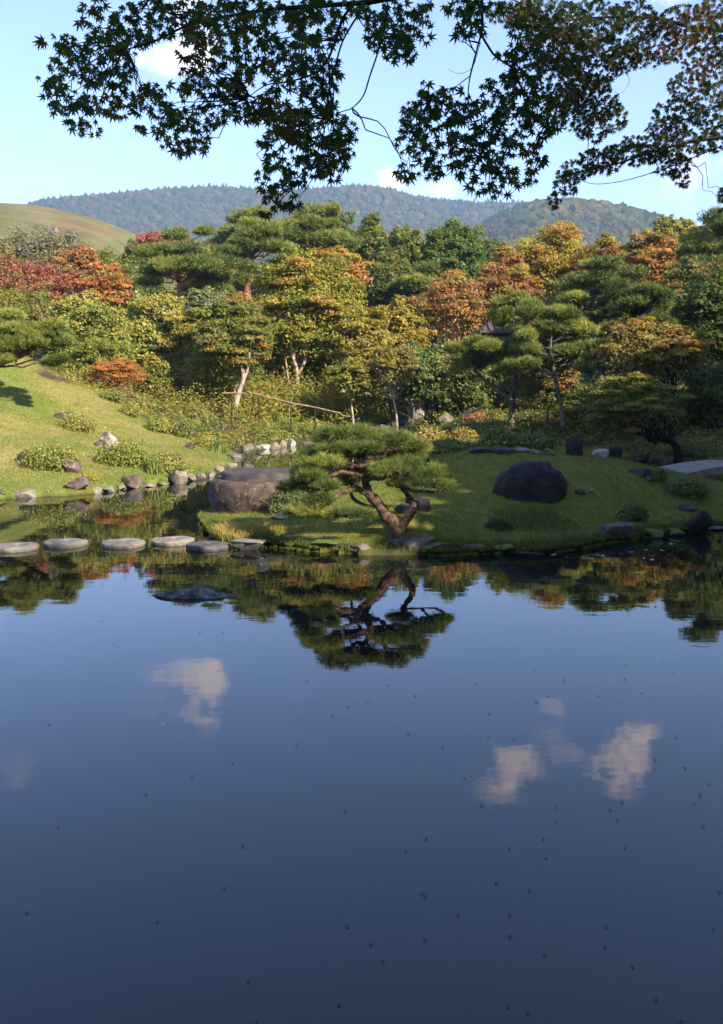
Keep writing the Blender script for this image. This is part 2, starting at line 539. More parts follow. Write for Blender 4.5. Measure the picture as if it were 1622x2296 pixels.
soil = lerp((.075, .05, .028), (.05, .065, .018), sstep(.35, .6, n_b))
soil = lerp(soil, (.19, .15, .025), sstep(.5, .66, n_a) * .8)            # mossy yellow patches
lawn_c = lerp((.16, .195, .035), (.28, .23, .07), sstep(.40, .58, n_a))
lawn_c = lerp(lawn_c, (.13, .16, .03), sstep(.55, .7, n_b) * .6)  # darker spots: uneven growth, with shadow mottles put into the colour
lawn_c = lerp(lawn_c, (.13, .17, .025), sstep(0, 1, 1 - np.clip(-sdp / 3.0, 0, 1)) * .8)
isle_c = lerp((.12, .145, .02), (.19, .175, .035), sstep(.4, .62, n_a))
isle_c = lerp(isle_c, (.045, .045, .018), (1 - np.clip(sdi / .5, 0, 1)) * sstep(.4, .5, n_b))
gc = soil
gc = lerp(gc, lawn_c, sstep(-.15, .25, sdl + (n_b - .5) * .7))
gc = np.where((sdi > 0)[..., None], isle_c, gc)
mud = np.array((.05, .045, .025))
gc = np.where(((sdp > 0) & (sdi <= 0))[..., None], mud, gc)
ny, nx = GX.shape
ii = (np.arange(ny - 1)[:, None] * nx + np.arange(nx - 1)[None, :])
gq = np.stack([ii, ii + 1, ii + nx + 1, ii + nx], -1).reshape(-1, 4)
M['ground'] = noise_mat('ground', (.72, .72, .72), (1.25, 1.25, 1.2), 5, bump=.6, bscale=9, bdist=.06, attr=True, rough=.95, spec=.1)
tag(mesh_obj('ground', np.stack([GX, GY, GZ], -1).reshape(-1, 3), gq, M['ground'], col=gc.reshape(-1, 3), smooth=True), kind='structure')

# ------------------------------------------------------------------ pond water
mw, nt, out = new_mat('pond_water')
b = N(nt, 'ShaderNodeBsdfPrincipled')
b.inputs['Base Color'].default_value = (.006, .008, .007, 1)
b.inputs['Roughness'].default_value = .012
b.inputs['IOR'].default_value = 1.52
tcn = N(nt, 'ShaderNodeTexCoord'); mp = N(nt, 'ShaderNodeMapping'); mp.inputs['Scale'].default_value = (1, 2.2, 1)
nt.links.new(tcn.outputs['Object'], mp.inputs['Vector'])
n1 = N(nt, 'ShaderNodeTexNoise', Scale=1.6, Detail=3.0, Roughness=.5); nt.links.new(mp.outputs[0], n1.inputs['Vector'])
n2 = N(nt, 'ShaderNodeTexNoise', Scale=14.0, Detail=2.0); nt.links.new(mp.outputs[0], n2.inputs['Vector'])
msk = N(nt, 'ShaderNodeTexNoise', Scale=.35, Detail=2.0); nt.links.new(tcn.outputs['Object'], msk.inputs['Vector'])
mr = N(nt, 'ShaderNodeMapRange'); mr.inputs[1].default_value = .45; mr.inputs[2].default_value = .65; nt.links.new(msk.outputs[0], mr.inputs[0])
mm = N(nt, 'ShaderNodeMath', operation='MULTIPLY'); nt.links.new(n2.outputs[0], mm.inputs[0]); nt.links.new(mr.outputs[0], mm.inputs[1])
ma = N(nt, 'ShaderNodeMath', operation='MULTIPLY_ADD'); nt.links.new(mm.outputs[0], ma.inputs[0]); ma.inputs[1].default_value = .10; nt.links.new(n1.outputs[0], ma.inputs[2])
bp = N(nt, 'ShaderNodeBump', Strength=.016, Distance=.05); nt.links.new(ma.outputs[0], bp.inputs['Height']); nt.links.new(bp.outputs[0], b.inputs['Normal'])
nt.links.new(b.outputs[0], out.inputs[0])
# a few spreading rings where the striders have moved
hsum = ma.outputs[0]
for (u_, v_, rr, am) in ((1250, 1808, .22, .03), (1125, 1888, .14, .06), (1128, 1990, .30, .03), (905, 2108, .34, .03), (1375, 2112, .22, .03), (365, 2072, .13, .04), (148, 1855, .09, .05), (1420, 1745, .5, .02),
                         (1030, 2050, .12, .03), (620, 2235, .4, .03), (60, 2010, .5, .02), (1150, 1765, .35, .03)):
    pt_ = G(u_, v_)
    vd = N(nt, 'ShaderNodeVectorMath', operation='DISTANCE'); nt.links.new(tcn.outputs['Object'], vd.inputs[0]); vd.inputs[1].default_value = tuple(pt_)
    sn = N(nt, 'ShaderNodeMath', operation='MULTIPLY'); nt.links.new(vd.outputs['Value'], sn.inputs[0]); sn.inputs[1].default_value = 6.283 / .028
    si_ = N(nt, 'ShaderNodeMath', operation='SINE'); nt.links.new(sn.outputs[0], si_.inputs[0])
    fa = N(nt, 'ShaderNodeMapRange'); fa.inputs[1].default_value = rr * .55; fa.inputs[2].default_value = rr; fa.inputs[3].default_value = am; fa.inputs[4].default_value = 0
    nt.links.new(vd.outputs['Value'], fa.inputs[0])
    fb = N(nt, 'ShaderNodeMapRange'); fb.inputs[1].default_value = rr * .2; fb.inputs[2].default_value = rr * .6; nt.links.new(vd.outputs['Value'], fb.inputs[0])
    m3 = N(nt, 'ShaderNodeMath', operation='MULTIPLY'); nt.links.new(si_.outputs[0], m3.inputs[0]); nt.links.new(fa.outputs[0], m3.inputs[1])
    m4 = N(nt, 'ShaderNodeMath', operation='MULTIPLY_ADD'); nt.links.new(m3.outputs[0], m4.inputs[0]); nt.links.new(fb.outputs[0], m4.inputs[1]); nt.links.new(hsum, m4.inputs[2])
    hsum = m4.outputs[0]
nt.links.new(hsum, bp.inputs['Height'])
wv = np.array([(-36, .2, 0), (34, .2, 0), (34, 48, 0), (-36, 48, 0)], float)
# the water ends under the banks: clip a grid to the pond outline grown a little
wx, wy = np.meshgrid(np.arange(-36, 34, .5), np.arange(0, 48, .5))
keep = poly_sd(POND, wx + .25, wy + .25) > -.75
k = np.argwhere(keep)
x0 = wx[keep]; y0 = wy[keep]
quad = np.stack([np.stack([x0 + a, y0 + b_, x0 * 0], -1) for a, b_ in ((0, 0), (.5, 0), (.5, .5), (0, .5))], 1).reshape(-1, 3)
uniq, inv = np.unique(np.round(quad, 3), axis=0, return_inverse=True)
tag(mesh_obj('pond_water', uniq, inv.reshape(-1, 4), mw, smooth=True), kind='structure')


# ------------------------------------------------------------------ distant hills
def ridge_fn(pts, D):
    xs = np.array([P(u, v, D)[0] for u, v in pts]); zs = np.array([P(u, v, D)[2] for u, v in pts])
    return xs, zs


def hill_sheet(name, pts, D, y0, back, mat, nx_, ny_, fold, seed, cfun, drop=0.0):
    xs, zs = ridge_fn(pts, D)
    X, S = np.meshgrid(np.linspace(xs[0], xs[-1], nx_), np.linspace(0, 1.35, ny_))
    Y = y0 + (D - y0) * S
    R = np.interp(X, xs, zs)
    prof = np.where(S < 1, np.sin(np.clip(S, 0, 1) * math.pi / 2) ** 1.15, 1 - ((S - 1) / .35) ** 2 * .5)
    qq = np.stack([X, Y, X * 0], -1).reshape(-1, 3)
    f = fbm(qq * fold[0], 5, seed).reshape(X.shape)
    Z = R * prof + fold[1] * f * np.sin(np.clip(S, 0, 1) * math.pi)
    Z = np.where(S < 1, np.minimum(Z, (R - drop) * Y / D), np.minimum(Z, R - drop))
    ii_ = (np.arange(ny_ - 1)[:, None] * nx_ + np.arange(nx_ - 1)[None, :])
    qd = np.stack([ii_, ii_ + 1, ii_ + nx_ + 1, ii_ + nx_], -1).reshape(-1, 4)
    V = np.stack([X, Y, Z], -1)
    c = cfun(X, Y, Z)
    o = mesh_obj(name, V.reshape(-1, 3), qd, mat, col=c.reshape(-1, 3), smooth=True)
    tag(o, kind='structure')
    return X, Y, Z


M['hillgrass'] = noise_mat('hill_grass', (.75, .75, .75), (1.25, 1.22, 1.15), .05, bump=.9, bscale=.35, bdist=3.0, attr=True, rough=.95, spec=.05)


def grass_col(X, Y, Z):
    qq = np.stack([X, Y, Z], -1).reshape(-1, 3)
    a = (fbm(qq * np.array([.02, .02, .06]), 5, 5) * .5 + .5).reshape(X.shape)
    b_ = (fbm(qq * np.array([.06, .06, .12]), 4, 15) * .5 + .5).reshape(X.shape)
    c = lerp((.22, .18, .06), (.17, .165, .045), sstep(.42, .56, a))
    return lerp(c, (.23, .135, .05), sstep(.48, .6, b_) * .7)


hill_sheet('grassy_hill', [(-900, 520), (-500, 440), (-200, 430), (0, 450), (60, 453), (110, 460), (160, 470), (200, 481), (240, 494), (280, 510), (315, 525), (345, 545), (380, 575), (430, 630), (520, 700), (620, 760), (700, 850)],
           480, 160, 0, M['hillgrass'], 260, 120, (.012, 5.0), 8, grass_col, 1.0)
GH = None


def forest_floor(X, Y, Z): return np.broadcast_to(np.array((.05, .07, .03)), X.shape + (3,))


FAR = [(-900, 520), (-300, 490), (60, 478), (150, 470), (175, 462), (200, 452), (250, 443), (300, 437), (360, 431), (420, 424), (480, 420), (540, 421), (600, 428), (660, 431), (720, 424), (780, 419), (840, 420),
       (875, 428), (905, 440), (950, 447), (1000, 452), (1060, 456), (1110, 456), (1160, 458), (1230, 480), (1350, 520), (1500, 560), (2100, 640)]
NEARM = [(940, 640), (1000, 585), (1050, 540), (1070, 515), (1100, 495), (1130, 478), (1160, 464), (1190, 455), (1230, 451), (1280, 455), (1310, 463), (1340, 469), (1370, 475), (1400, 486), (1430, 497), (1460, 508),
         (1500, 530), (1560, 560), (1700, 600), (2200, 640)]
M['floor'] = noise_mat('forest_floor', (.9, .9, .9), (1.1, 1.1, 1.1), .02, bump=.2, attr=True)


def canopy(name, XYZ, n, size, sub, seed, cols, umin, umax, conifer=.12):
    rng = np.random.default_rng(seed)
    X, Y, Z = XYZ
    ny_, nx_ = X.shape
    fi = rng.uniform(ny_ * .12, ny_ * .78, n); fj = rng.uniform(0, nx_ - 1.01, n)
    i0 = fi.astype(int); j0 = fj.astype(int); a = (fi - i0)[:, None]; b_ = (fj - j0)[:, None]
    V = np.stack([X, Y, Z], -1)
    p = (V[i0, j0] * (1 - a) + V[i0 + 1, j0] * a) * (1 - b_) + (V[i0, j0 + 1] * (1 - a) + V[i0 + 1, j0 + 1] * a) * b_
    u = p[:, 0] / p[:, 1] * FOC + W0 / 2
    p = p[(u > umin) & (u < umax)]
    n = len(p)
    v, f = ICO[sub]
    sz = size * rng.uniform(.55, 1.25, n)
    kc = rng.uniform(size=n) < conifer + .3 * (vnoise(p * .01, 3) > .55)
    S = np.stack([sz, sz, sz * .85], -1)
    S[kc] = np.stack([sz[kc] * .6, sz[kc] * .6, sz[kc] * 1.25], -1)
    R = rng.uniform(0, 6.28, n)
    jit = 1 + .25 * rng.uniform(-1, 1, (n, len(v)))
    vv = v[None] * jit[..., None] * S[:, None, :]
    taper = np.where(kc[:, None], np.clip(1 - .62 * np.clip(v[None, :, 2], -1, 1), .2, 1.3), 1.0)
    vv[..., :2] *= taper[..., None]
    c_, s_ = np.cos(R)[:, None], np.sin(R)[:, None]
    vx = vv[..., 0] * c_ - vv[..., 1] * s_; vy = vv[..., 0] * s_ + vv[..., 1] * c_
    out_ = np.stack([vx + p[:, 0:1], vy + p[:, 1:2], vv[..., 2] + p[:, 2:3] + sz[:, None] * .3], -1)
    cols = np.array(cols)
    w = vnoise(p * .008, seed) * .6 + rng.uniform(size=n) * .5
    ci = np.clip((w * len(cols)).astype(int), 0, len(cols) - 1)
    c = cols[ci] * rng.uniform(.5, .85, (n, 1))
    c = c * np.array((1.12, .84, .85))
    c[kc] = np.array((.02, .030, .018)) * rng.uniform(.8, 1.2, (kc.sum(), 1))
    ff = (f[None] + (np.arange(n) * len(v))[:, None, None]).reshape(-1, 3)
    o = mesh_obj(name, out_.reshape(-1, 3), ff, M['canopy'], col=np.repeat(c, len(v), 0), smooth=False)
    tag(o, kind='stuff')
    return o


M['canopy'] = noise_mat('canopy', (.75, .75, .75), (1.25, 1.25, 1.25), .4, bump=.5, bscale=.7, bdist=1.0, attr=True, rough=.95, spec=.05)
far_s = hill_sheet('mountain', FAR, 1800, 1000, 0, M['floor'], 340, 60, (.0045, 38.0), 4, forest_floor, 9.0)
o = canopy('mountain_forest', far_s, 30000, 7.0, 1, 31, [(.05, .075, .028), (.06, .085, .03), (.085, .095, .04), (.06, .08, .03), (.10, .085, .04), (.05, .075, .03), (.10, .08, .045)], 60, 1300, .16)
tag(o, 'wooded far ridge under the sky, hazy blue green', 'forest')
near_s = hill_sheet('foothill', NEARM, 1000, 640, 0, M['floor'], 200, 50, (.008, 18.0), 14, forest_floor, 6.0)
o = canopy('foothill_forest', near_s, 9500, 6.0, 2, 33, [(.05, .08, .025), (.07, .10, .03), (.095, .11, .04), (.06, .09, .03), (.12, .11, .05), (.07, .09, .03), (.13, .09, .05)], 930, 1750, .08)
tag(o, 'wooded rounded foothill standing before the far ridge', 'forest')
# conifers breaking the skyline of the far ridge
g = Geo(); rng = np.random.default_rng(5)
xs_, zs_ = ridge_fn(FAR, 1800)
for u in list(rng.uniform(165, 560, 46)) + [215, 285, 300, 470] + list(rng.uniform(560, 1180, 30)) + [1030, 1062, 1092]:
    x = (u - W0 / 2) / FOC * 1800
    z = np.interp(x, xs_, zs_)
    h = rng.uniform(5, 10.5) * (1.25 if u > 1020 else 1)
    v, f = ICO[1]
    for kx in range(3):
        w = h * (.26 - .075 * kx)
        vv = v * np.array([w, w, h * .22]) * (1 + .2 * rng.uniform(-1, 1, (len(v), 1)))
        g.add(vv + np.array([x, 1795, z + h * (.05 + .25 * kx)]), None, f, np.array((.03, .05, .028)) * rng.uniform(.8, 1.2))
o = g.build('ridge_conifers', M['canopy'])
tag(o, 'tall conifers breaking the skyline of the far ridge', 'forest', kind='stuff')
# scattered bushes on the grassy hill are only texture at this distance

# ------------------------------------------------------------------ haze
hv, hf = [], []
bx = (-2600, -60, -3.0), (2600, 2150, 366)
hv = [(bx[i][0], bx[j][1], bx[k_][2]) for i in (0, 1) for j in (0, 1) for k_ in (0, 1)]
hf = np.array([(0, 1, 3, 2), (4, 6, 7, 5), (0, 4, 5, 1), (2, 3, 7, 6), (0, 2, 6, 4), (1, 5, 7, 3)])
mh, nt, out = new_mat('haze')
pv = N(nt, 'ShaderNodeVolumePrincipled'); pv.inputs['Density'].default_value = .00030
pv.inputs['Color'].default_value = (.55, .78, 1.0, 1); pv.inputs['Anisotropy'].default_value = .25
nt.links.new(pv.outputs[0], out.inputs['Volume'])
HAZE = mesh_obj('haze', np.array(hv, float), hf, mh)
tag(HAZE, 'pale air over the valley and hills', 'haze', kind='stuff')


# ------------------------------------------------------------------ plants: builders
PAL = {
    'dark': [(0.074, 0.105, 0.024), (0.135, 0.169, 0.038)],
    'shade': [(0.098, 0.130, 0.026), (0.195, 0.221, 0.046)],
    'green': [(0.132, 0.162, 0.026), (0.240, 0.258, 0.046)],
    'bright': [(.075, .14, .025), (.15, .23, .04)],
    'lime': [(0.204, 0.216, 0.029), (0.348, 0.330, 0.048)],
    'yellow': [(0.280, 0.230, 0.034), (0.426, 0.336, 0.062)],
    'gold': [(.40, .26, .045), (.50, .34, .07)],
    'olive': [(0.184, 0.161, 0.040), (0.322, 0.265, 0.075)],
    'orange': [(.34, .17, .04), (.48, .26, .07)],
    'fire': [(.42, .16, .04), (.54, .25, .07)],
    'rust': [(.28, .125, .06), (.42, .21, .10)],
    'red': [(.34, .09, .06), (.46, .19, .13)],
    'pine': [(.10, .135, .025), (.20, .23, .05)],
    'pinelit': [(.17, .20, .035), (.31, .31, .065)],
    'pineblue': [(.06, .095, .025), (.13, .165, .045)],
    'grey': [(.17, .16, .10), (.28, .26, .17)],
}


def px_path(pts, D, g0=True):
    out_ = []
    for q_ in pts:
        out_.append(P(q_[0], q_[1], D + (q_[2] if len(q_) > 2 else 0)))
    return np.array(out_)


def palcol(rng, names, weights, per):
    """per: (n,) index 0..len(names)-1 -> colour"""
    out_ = np.zeros((len(per), 3))
    for i, nme in enumerate(names):
        m = per == i
        a, b_ = PAL[nme]
        t = rng.uniform(size=(m.sum(), 1))
        out_[m] = np.array(a) * (1 - t) + np.array(b_) * t
    return out_ * rng.uniform(.85, 1.15, (len(per), 1))


def make_pads(rng, c, R, n, flat, pr, low=-.5, hollow=.35, seed=0):
    d = norm(rng.normal(size=(n * 3, 3)))
    d = d[d[:, 2] > low][:n]
    fr = rng.uniform(hollow, 1.0, (len(d), 1)) ** .7
    lump = 1 + .28 * (vnoise(d * 2.2 + seed * 3.1, seed) - .5) * 2
    p = c + d * R * fr * (1 - pr * .35) * lump[:, None]
    r = min(R) * 0 + np.mean(R) * pr * rng.uniform(.65, 1.25, (len(p), 1))
    rad = np.concatenate([r, r, r * flat], 1)
    return p, rad, d


def foliage(g, rng, pads, rads, per, size, col, up=.6, asp=.62, bottom=.35, tri=False, jit=.16):
    n = len(pads) * per
    idx = np.repeat(np.arange(len(pads)), per)
    d = norm(rng.normal(size=(n, 3)))
    d[:, 2] = np.where(d[:, 2] < 0, d[:, 2] * bottom, d[:, 2])
    fr = .35 + .75 * rng.uniform(size=(n, 1)) ** .55
    lump = 1 + .5 * (vnoise(d * 2.6 + pads[idx] * 1.7, 9) - .5)
    pos = pads[idx] + d * rads[idx] * fr * lump[:, None] + rng.normal(size=(n, 3)) * rads[idx] * jit
    mixc = rng.uniform(size=(n, 1)) ** 2 * .7
    lc = col[idx] * (1 - mixc) + col[rng.integers(0, len(col), n)] * mixc
    nr_ = norm(d * .5 + np.array([0, 0, up]) + rng.normal(size=(n, 3)) * .40 + np.array([.12, -.12, 0]))
    tn = perp(nr_, rng)
    s = size * rng.uniform(.45, 1.55, n)
    if tri: splinters(g, pos, nr_, tn, s * 1.15, s * asp * 1.1, lc * rng.uniform(.75, 1.28, (n, 1)))
    else: diamonds(g, pos, nr_, tn, s, s * asp, lc * rng.uniform(.8, 1.22, (n, 1)))


def limb_path(rng, a, b_, n=5, wob=.12, sag=0.0):
    t = np.linspace(0, 1, n)[:, None]
    L = np.linalg.norm(b_ - a)
    p = a * (1 - t) + b_ * t
    off = rng.normal(size=(n, 3)) * wob * L * np.sin(t * math.pi)
    off[:, 2] += sag * L * np.sin(t[:, 0] * math.pi)
    return p + off


def tree(name, label, cat, base, c, R, names, weights, seed, pads=34, per=330, size=.13, flat=.6, pr=.36, bark='bark', trunk_r=None,
         tips=None, up=.6, forks=None, low=-.45, mat='leaf', limbs=14, group=None, hollow=.35, lean=None, asp=.62, stems=None):
    rng = np.random.default_rng(seed)
    pads = int(pads * 1.9); pr = pr * .76; flat = min(1, flat * 1.25); per = int(per * 1.1); size = size * .78
    base = np.asarray(base, float); c = np.asarray(c, float); R = np.asarray(R, float)
    root = empty(name, base, label, cat, group)
    H = c[2] + R[2] - base[2]
    tr = trunk_r or max(.06, H * .017)
    p, rad, d = make_pads(rng, c, R, pads, flat, pr, low, hollow, seed)
    # colour per pad; tip pads take another palette
    w = np.array(weights, float); w /= w.sum()
    ki = rng.choice(len(names), len(p), p=w)
    col = palcol(rng, names, w, ki)
    if tips:
        tn_, thr = tips
        hot = (p[:, 2] - (c[2] - R[2])) / (2 * R[2]) + rng.normal(size=len(p)) * .15 > thr
        if hot.any(): col[hot] = palcol(rng, [tn_], [1], np.zeros(hot.sum(), int))
    gt = Geo()
    top = c + np.array([0, 0, R[2] * .25])
    mid = base * .45 + top * .55
    mid[:2] = base[:2] * .7 + top[:2] * .3
    tp = np.array([base - np.array([0, 0, .25]), base + (mid - base) * .5 + rng.normal(size=3) * tr * np.array([1, 1, 0]), mid + rng.normal(size=3) * tr * np.array([2, 2, 0]), top])
    tube(gt, tp, [tr * 1.25, tr * .9, tr * .7, tr * .18], 8, n=16, rough=.12, seed=seed)
    path = resample(tp, 16)
    if stems:
        for pts_, r_ in stems:
            tube(gt, px_path(pts_, base[1] - .9), r_, 9, n=18, rough=.15, seed=seed)
    order = np.argsort(rng.uniform(size=len(p)))[:limbs]
    for k_ in order:
        q_ = p[k_]
        hh = np.clip((q_[2] - base[2]) / (top[2] - base[2]) - .28, .3, .9)
        a = path[int(hh * 15)]
        rr = tr * (1 - hh) * .55 + .012
        tube(gt, limb_path(rng, a, q_, 6, .07, -.04), [rr, rr * .6, rr * .18], 5)
    gt.build('trunk', M[bark], root, smooth=True)
    gl = Geo()
    tri = size > .075
    foliage(gl, rng, p, rad, per, size, col, up, asp, tri=tri)
    foliage(gl, rng, c[None] - np.array([[0, 0, R[2] * .1]]), R[None] * .92, len(p) * per // 6, size, col[rng.integers(len(col), size=1)], up, asp, bottom=.9, tri=tri, jit=.08)
    # sprays that break the outline
    k_ = rng.choice(len(p), len(p) // 2)
    sp = p[k_] + d[k_] * rad[k_] * 1.25
    foliage(gl, rng, sp, rad[k_] * .5, max(12, per // 6), size, col[k_], up, asp, tri=tri)
    o_ = gl.build('crown', M[mat], root)
    o_['kind'] = 'stuff'
    return root


def needles(g, rng, pads, rads, tufts, per, L, wd, col, spread=.75, bottom=.4):
    n = len(pads) * tufts
    idx = np.repeat(np.arange(len(pads)), tufts)
    d = norm(rng.normal(size=(n, 3)))
    d[:, 2] = np.where(d[:, 2] < 0, d[:, 2] * bottom, d[:, 2])
    fr = .35 + .65 * rng.uniform(size=(n, 1)) ** .5
    lump = 1 + .55 * (vnoise(d * 2.4 + pads[idx] * 2.3, 19) - .5)
    tp = pads[idx] + d * rads[idx] * fr * lump[:, None]
    ax_ = norm(d * np.array([.7, .7, .4]) + np.array([0, 0, .75]) + rng.normal(size=(n, 3)) * .25)
    ccol = col[idx] * rng.uniform(.78, 1.25, (n, 1))
    tp = np.repeat(tp, per, 0); ax_ = np.repeat(ax_, per, 0); ccol = np.repeat(ccol, per, 0)
    m = len(tp)
    dr = norm(ax_ + rng.normal(size=(m, 3)) * spread)
    ln = L * rng.uniform(.7, 1.2, (m, 1))
    sd_ = perp(dr, rng) * wd * .5
    v = np.stack([tp - sd_, tp + sd_, tp + dr * ln], 1).reshape(-1, 3)
    g.add(v, None, np.arange(m * 3).reshape(m, 3), np.repeat(ccol, 3, 0))


def pine(name, label, base, c, R, seed, pads=22, tufts=130, per=7, L=.22, wd=.03, bark='bark', names=('pine',), weights=(1,), trunk_r=.14, flat=.48, pr=.36,
         path=None, low=-.55, group=None, padlist=None, limbs=99, fork=None):
    rng = np.random.default_rng(seed)
    base = np.asarray(base, float); c = np.asarray(c, float); R = np.asarray(R, float)
    root = empty(name, base, label, 'pine tree', group)
    if padlist is None:
        p, rad, d = make_pads(rng, c, R, pads, flat, pr, low, .45, seed)
        p[:, 2] = c[2] + np.round((p[:, 2] - c[2]) / (R[2] * .42)) * R[2] * .42 + rng.normal(size=len(p)) * R[2] * .07
    else:
        p = np.array([q[0] for q in padlist]); rad = np.array([q[1] for q in padlist])
    w = np.array(weights, float); w /= w.sum()
    col = palcol(rng, list(names), w, rng.choice(len(names), len(p), p=w))
    gt = Geo()
    top = c + np.array([0, 0, R[2] * .55])
    if path is None:
        mid = (base + top) / 2 + rng.normal(size=3) * np.array([.5, .3, .1]) * trunk_r * 3
        path = np.array([base - np.array([0, 0, .2]), (base + mid) / 2 + rng.normal(size=3) * trunk_r, mid, (mid + top) / 2 + rng.normal(size=3) * trunk_r * 1.6, top])
    path = np.asarray(path, float)
    tube(gt, path, [trunk_r * 1.2, trunk_r, trunk_r * .8, trunk_r * .55, trunk_r * .2], 8, n=20, rough=.15, seed=seed)
    pp = resample(path, 20)
    for k_ in range(min(limbs, len(p))):
        q_ = p[k_] - np.array([0, 0, rad[k_][2] * .5])
        cand = np.clip(np.argmin(np.abs(pp[:, 2] - (q_[2] - .25 * np.linalg.norm(q_[:2] - pp[-1, :2])))), 5, 18)
        a = pp[cand]; rr = trunk_r * .42 * (1 - cand / 26)
        lp = limb_path(rng, a, q_, 7, .07, .05)
        tube(gt, lp, [rr, rr * .75, rr * .25], 5, n=12)
        for t_ in range(3):
            e = q_ + rng.normal(size=3) * rad[k_] * .55
            tube(gt, limb_path(rng, lp[4], e, 4, .08), [rr * .4, rr * .12], 4)
    gt.build('trunk', M[bark], root, smooth=True)
    gl = Geo()
    needles(gl, rng, p, rad, tufts, per, L, wd, col)
    o_ = gl.build('crown', M['needle'], root)
    o_['kind'] = 'stuff'
    return root


def box_crown(u0, u1, v0, v1, D, depth=1.0):
    """crown centre and radii from its outline in the photograph at distance D"""
    a = P((u0 + u1) / 2, (v0 + v1) / 2, D)
    rx = (u1 - u0) / 2 / FOC * D; rz = (v1 - v0) / 2 / FOC * D
    return a, np.array([rx, max(rx * .8, rz * .6) * depth, rz])


def shrub(name, label, uc, vb, wpx, hpx, seed, names=('lime', 'green'), weights=(2, 2), n=2600, size=.055, D=None, cat='shrub', mat='waxy', group=None, depth=.9, sink=.12):
    rng = np.random.default_rng(seed)
    b_ = T(uc, vb) if D is None else P(uc, vb, D)
    D = b_[1]
    rx = wpx / 2 / FOC * D; h = hpx / FOC * D
    c = b_ + np.array([0, rx * depth * .7, 0])
    c[2] = g1(c[0], c[1]) if D is not None else c[2]
    c[2] = min(c[2], b_[2] + h * .5)
    topz = b_[2] + h
    hz = max(topz - c[2], h * .6)
    nb = 26
    d = norm(rng.normal(size=(nb, 3))); d[:, 2] = np.abs(d[:, 2])
    p = c + d * np.array([rx, rx * depth, hz]) * .66 * (1 + .2 * rng.normal(size=(nb, 1)) * .5)
    rad = np.full((nb, 3), 1.0) * np.array([rx, rx * depth, hz]) * .38
    w = np.array(weights, float); w /= w.sum()
    col = palcol(rng, list(names), w, rng.choice(len(names), nb, p=w))
    g_ = Geo()
    foliage(g_, rng, p, rad, n // nb, size, col, .35, .55, .8)
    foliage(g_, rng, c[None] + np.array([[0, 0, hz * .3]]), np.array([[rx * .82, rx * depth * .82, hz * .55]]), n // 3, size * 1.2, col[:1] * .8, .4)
    root = empty(name, (c[0], c[1], g1(c[0], c[1])), label, cat, group)
    gs = Geo()
    for k_ in range(7):
        q_ = p[rng.integers(nb)]
        tube(gs, limb_path(rng, np.array([c[0] + rng.normal() * rx * .1, c[1] + rng.normal() * rx * .1, g1(c[0], c[1]) - .05]), q_, 4, .05), [.02 * max(1, rx), .006], 4)
    gs.build('stem', M['bark'], root)
    o_ = g_.build('foliage', M[mat], root); o_['kind'] = 'stuff'
    return root


def rock_mesh(g, c, dims, seed, sub=4, cuts=9, rough=.10, rot=0.0, flat_top=None, peak=0, boxy=0):
    rng = np.random.default_rng(seed)
    v, f = ICO[sub]
    v = v.copy()
    if boxy: v = np.sign(v) * np.abs(v) ** (1 - boxy)
    if peak: v[:, :2] *= (1 - peak * np.clip(v[:, 2:3], -.6, 1))
    for _ in range(int(cuts * 1.5)):
        n_ = norm(rng.normal(size=3)); dd = rng.uniform(.42, .82)
        s = v @ n_ - dd
        v = v - np.where(s > 0, s, 0)[:, None] * n_ * .97
    if flat_top is not None:
        v[:, 2] = np.where(v[:, 2] > flat_top, flat_top + (v[:, 2] - flat_top) * .12, v[:, 2])
    v = v * (1 + rough * fbm(v * 1.6 + seed, 5, seed)[:, None] * 1.15)
    v = v / np.abs(v).max(0)
    v = v * np.array(dims) / 2
    a = rot; ca, sa = math.cos(a), math.sin(a)
    v = np.stack([v[:, 0] * ca - v[:, 1] * sa, v[:, 0] * sa + v[:, 1] * ca, v[:, 2]], -1)
    g.add(v + np.asarray(c), None, f)


def rock(name, label, uc, vb, wpx, hpx, mat, seed, depth=.8, sub=4, cuts=9, rough=.10, rot=0.0, flat_top=None, D=None, cat='rock', bury=.25, group=None, smooth=False, peak=0, boxy=0):
    b_ = T(uc, vb) if D is None else P(uc, vb, D)
    D = b_[1]
    w = wpx / FOC * D; h = hpx / FOC * D
    dp = w * depth
    H = h / (1 - bury)
    g_ = Geo()
    rock_mesh(g_, b_ + np.array([0, dp * .42, h - H / 2]), (w, dp, H), seed, sub, cuts, rough, rot, flat_top, peak, boxy)
    o_ = g_.build(name, M[mat], loc=(b_[0], b_[1] + dp * .42, b_[2]), smooth=smooth)
    return tag(o_, label, cat, group)


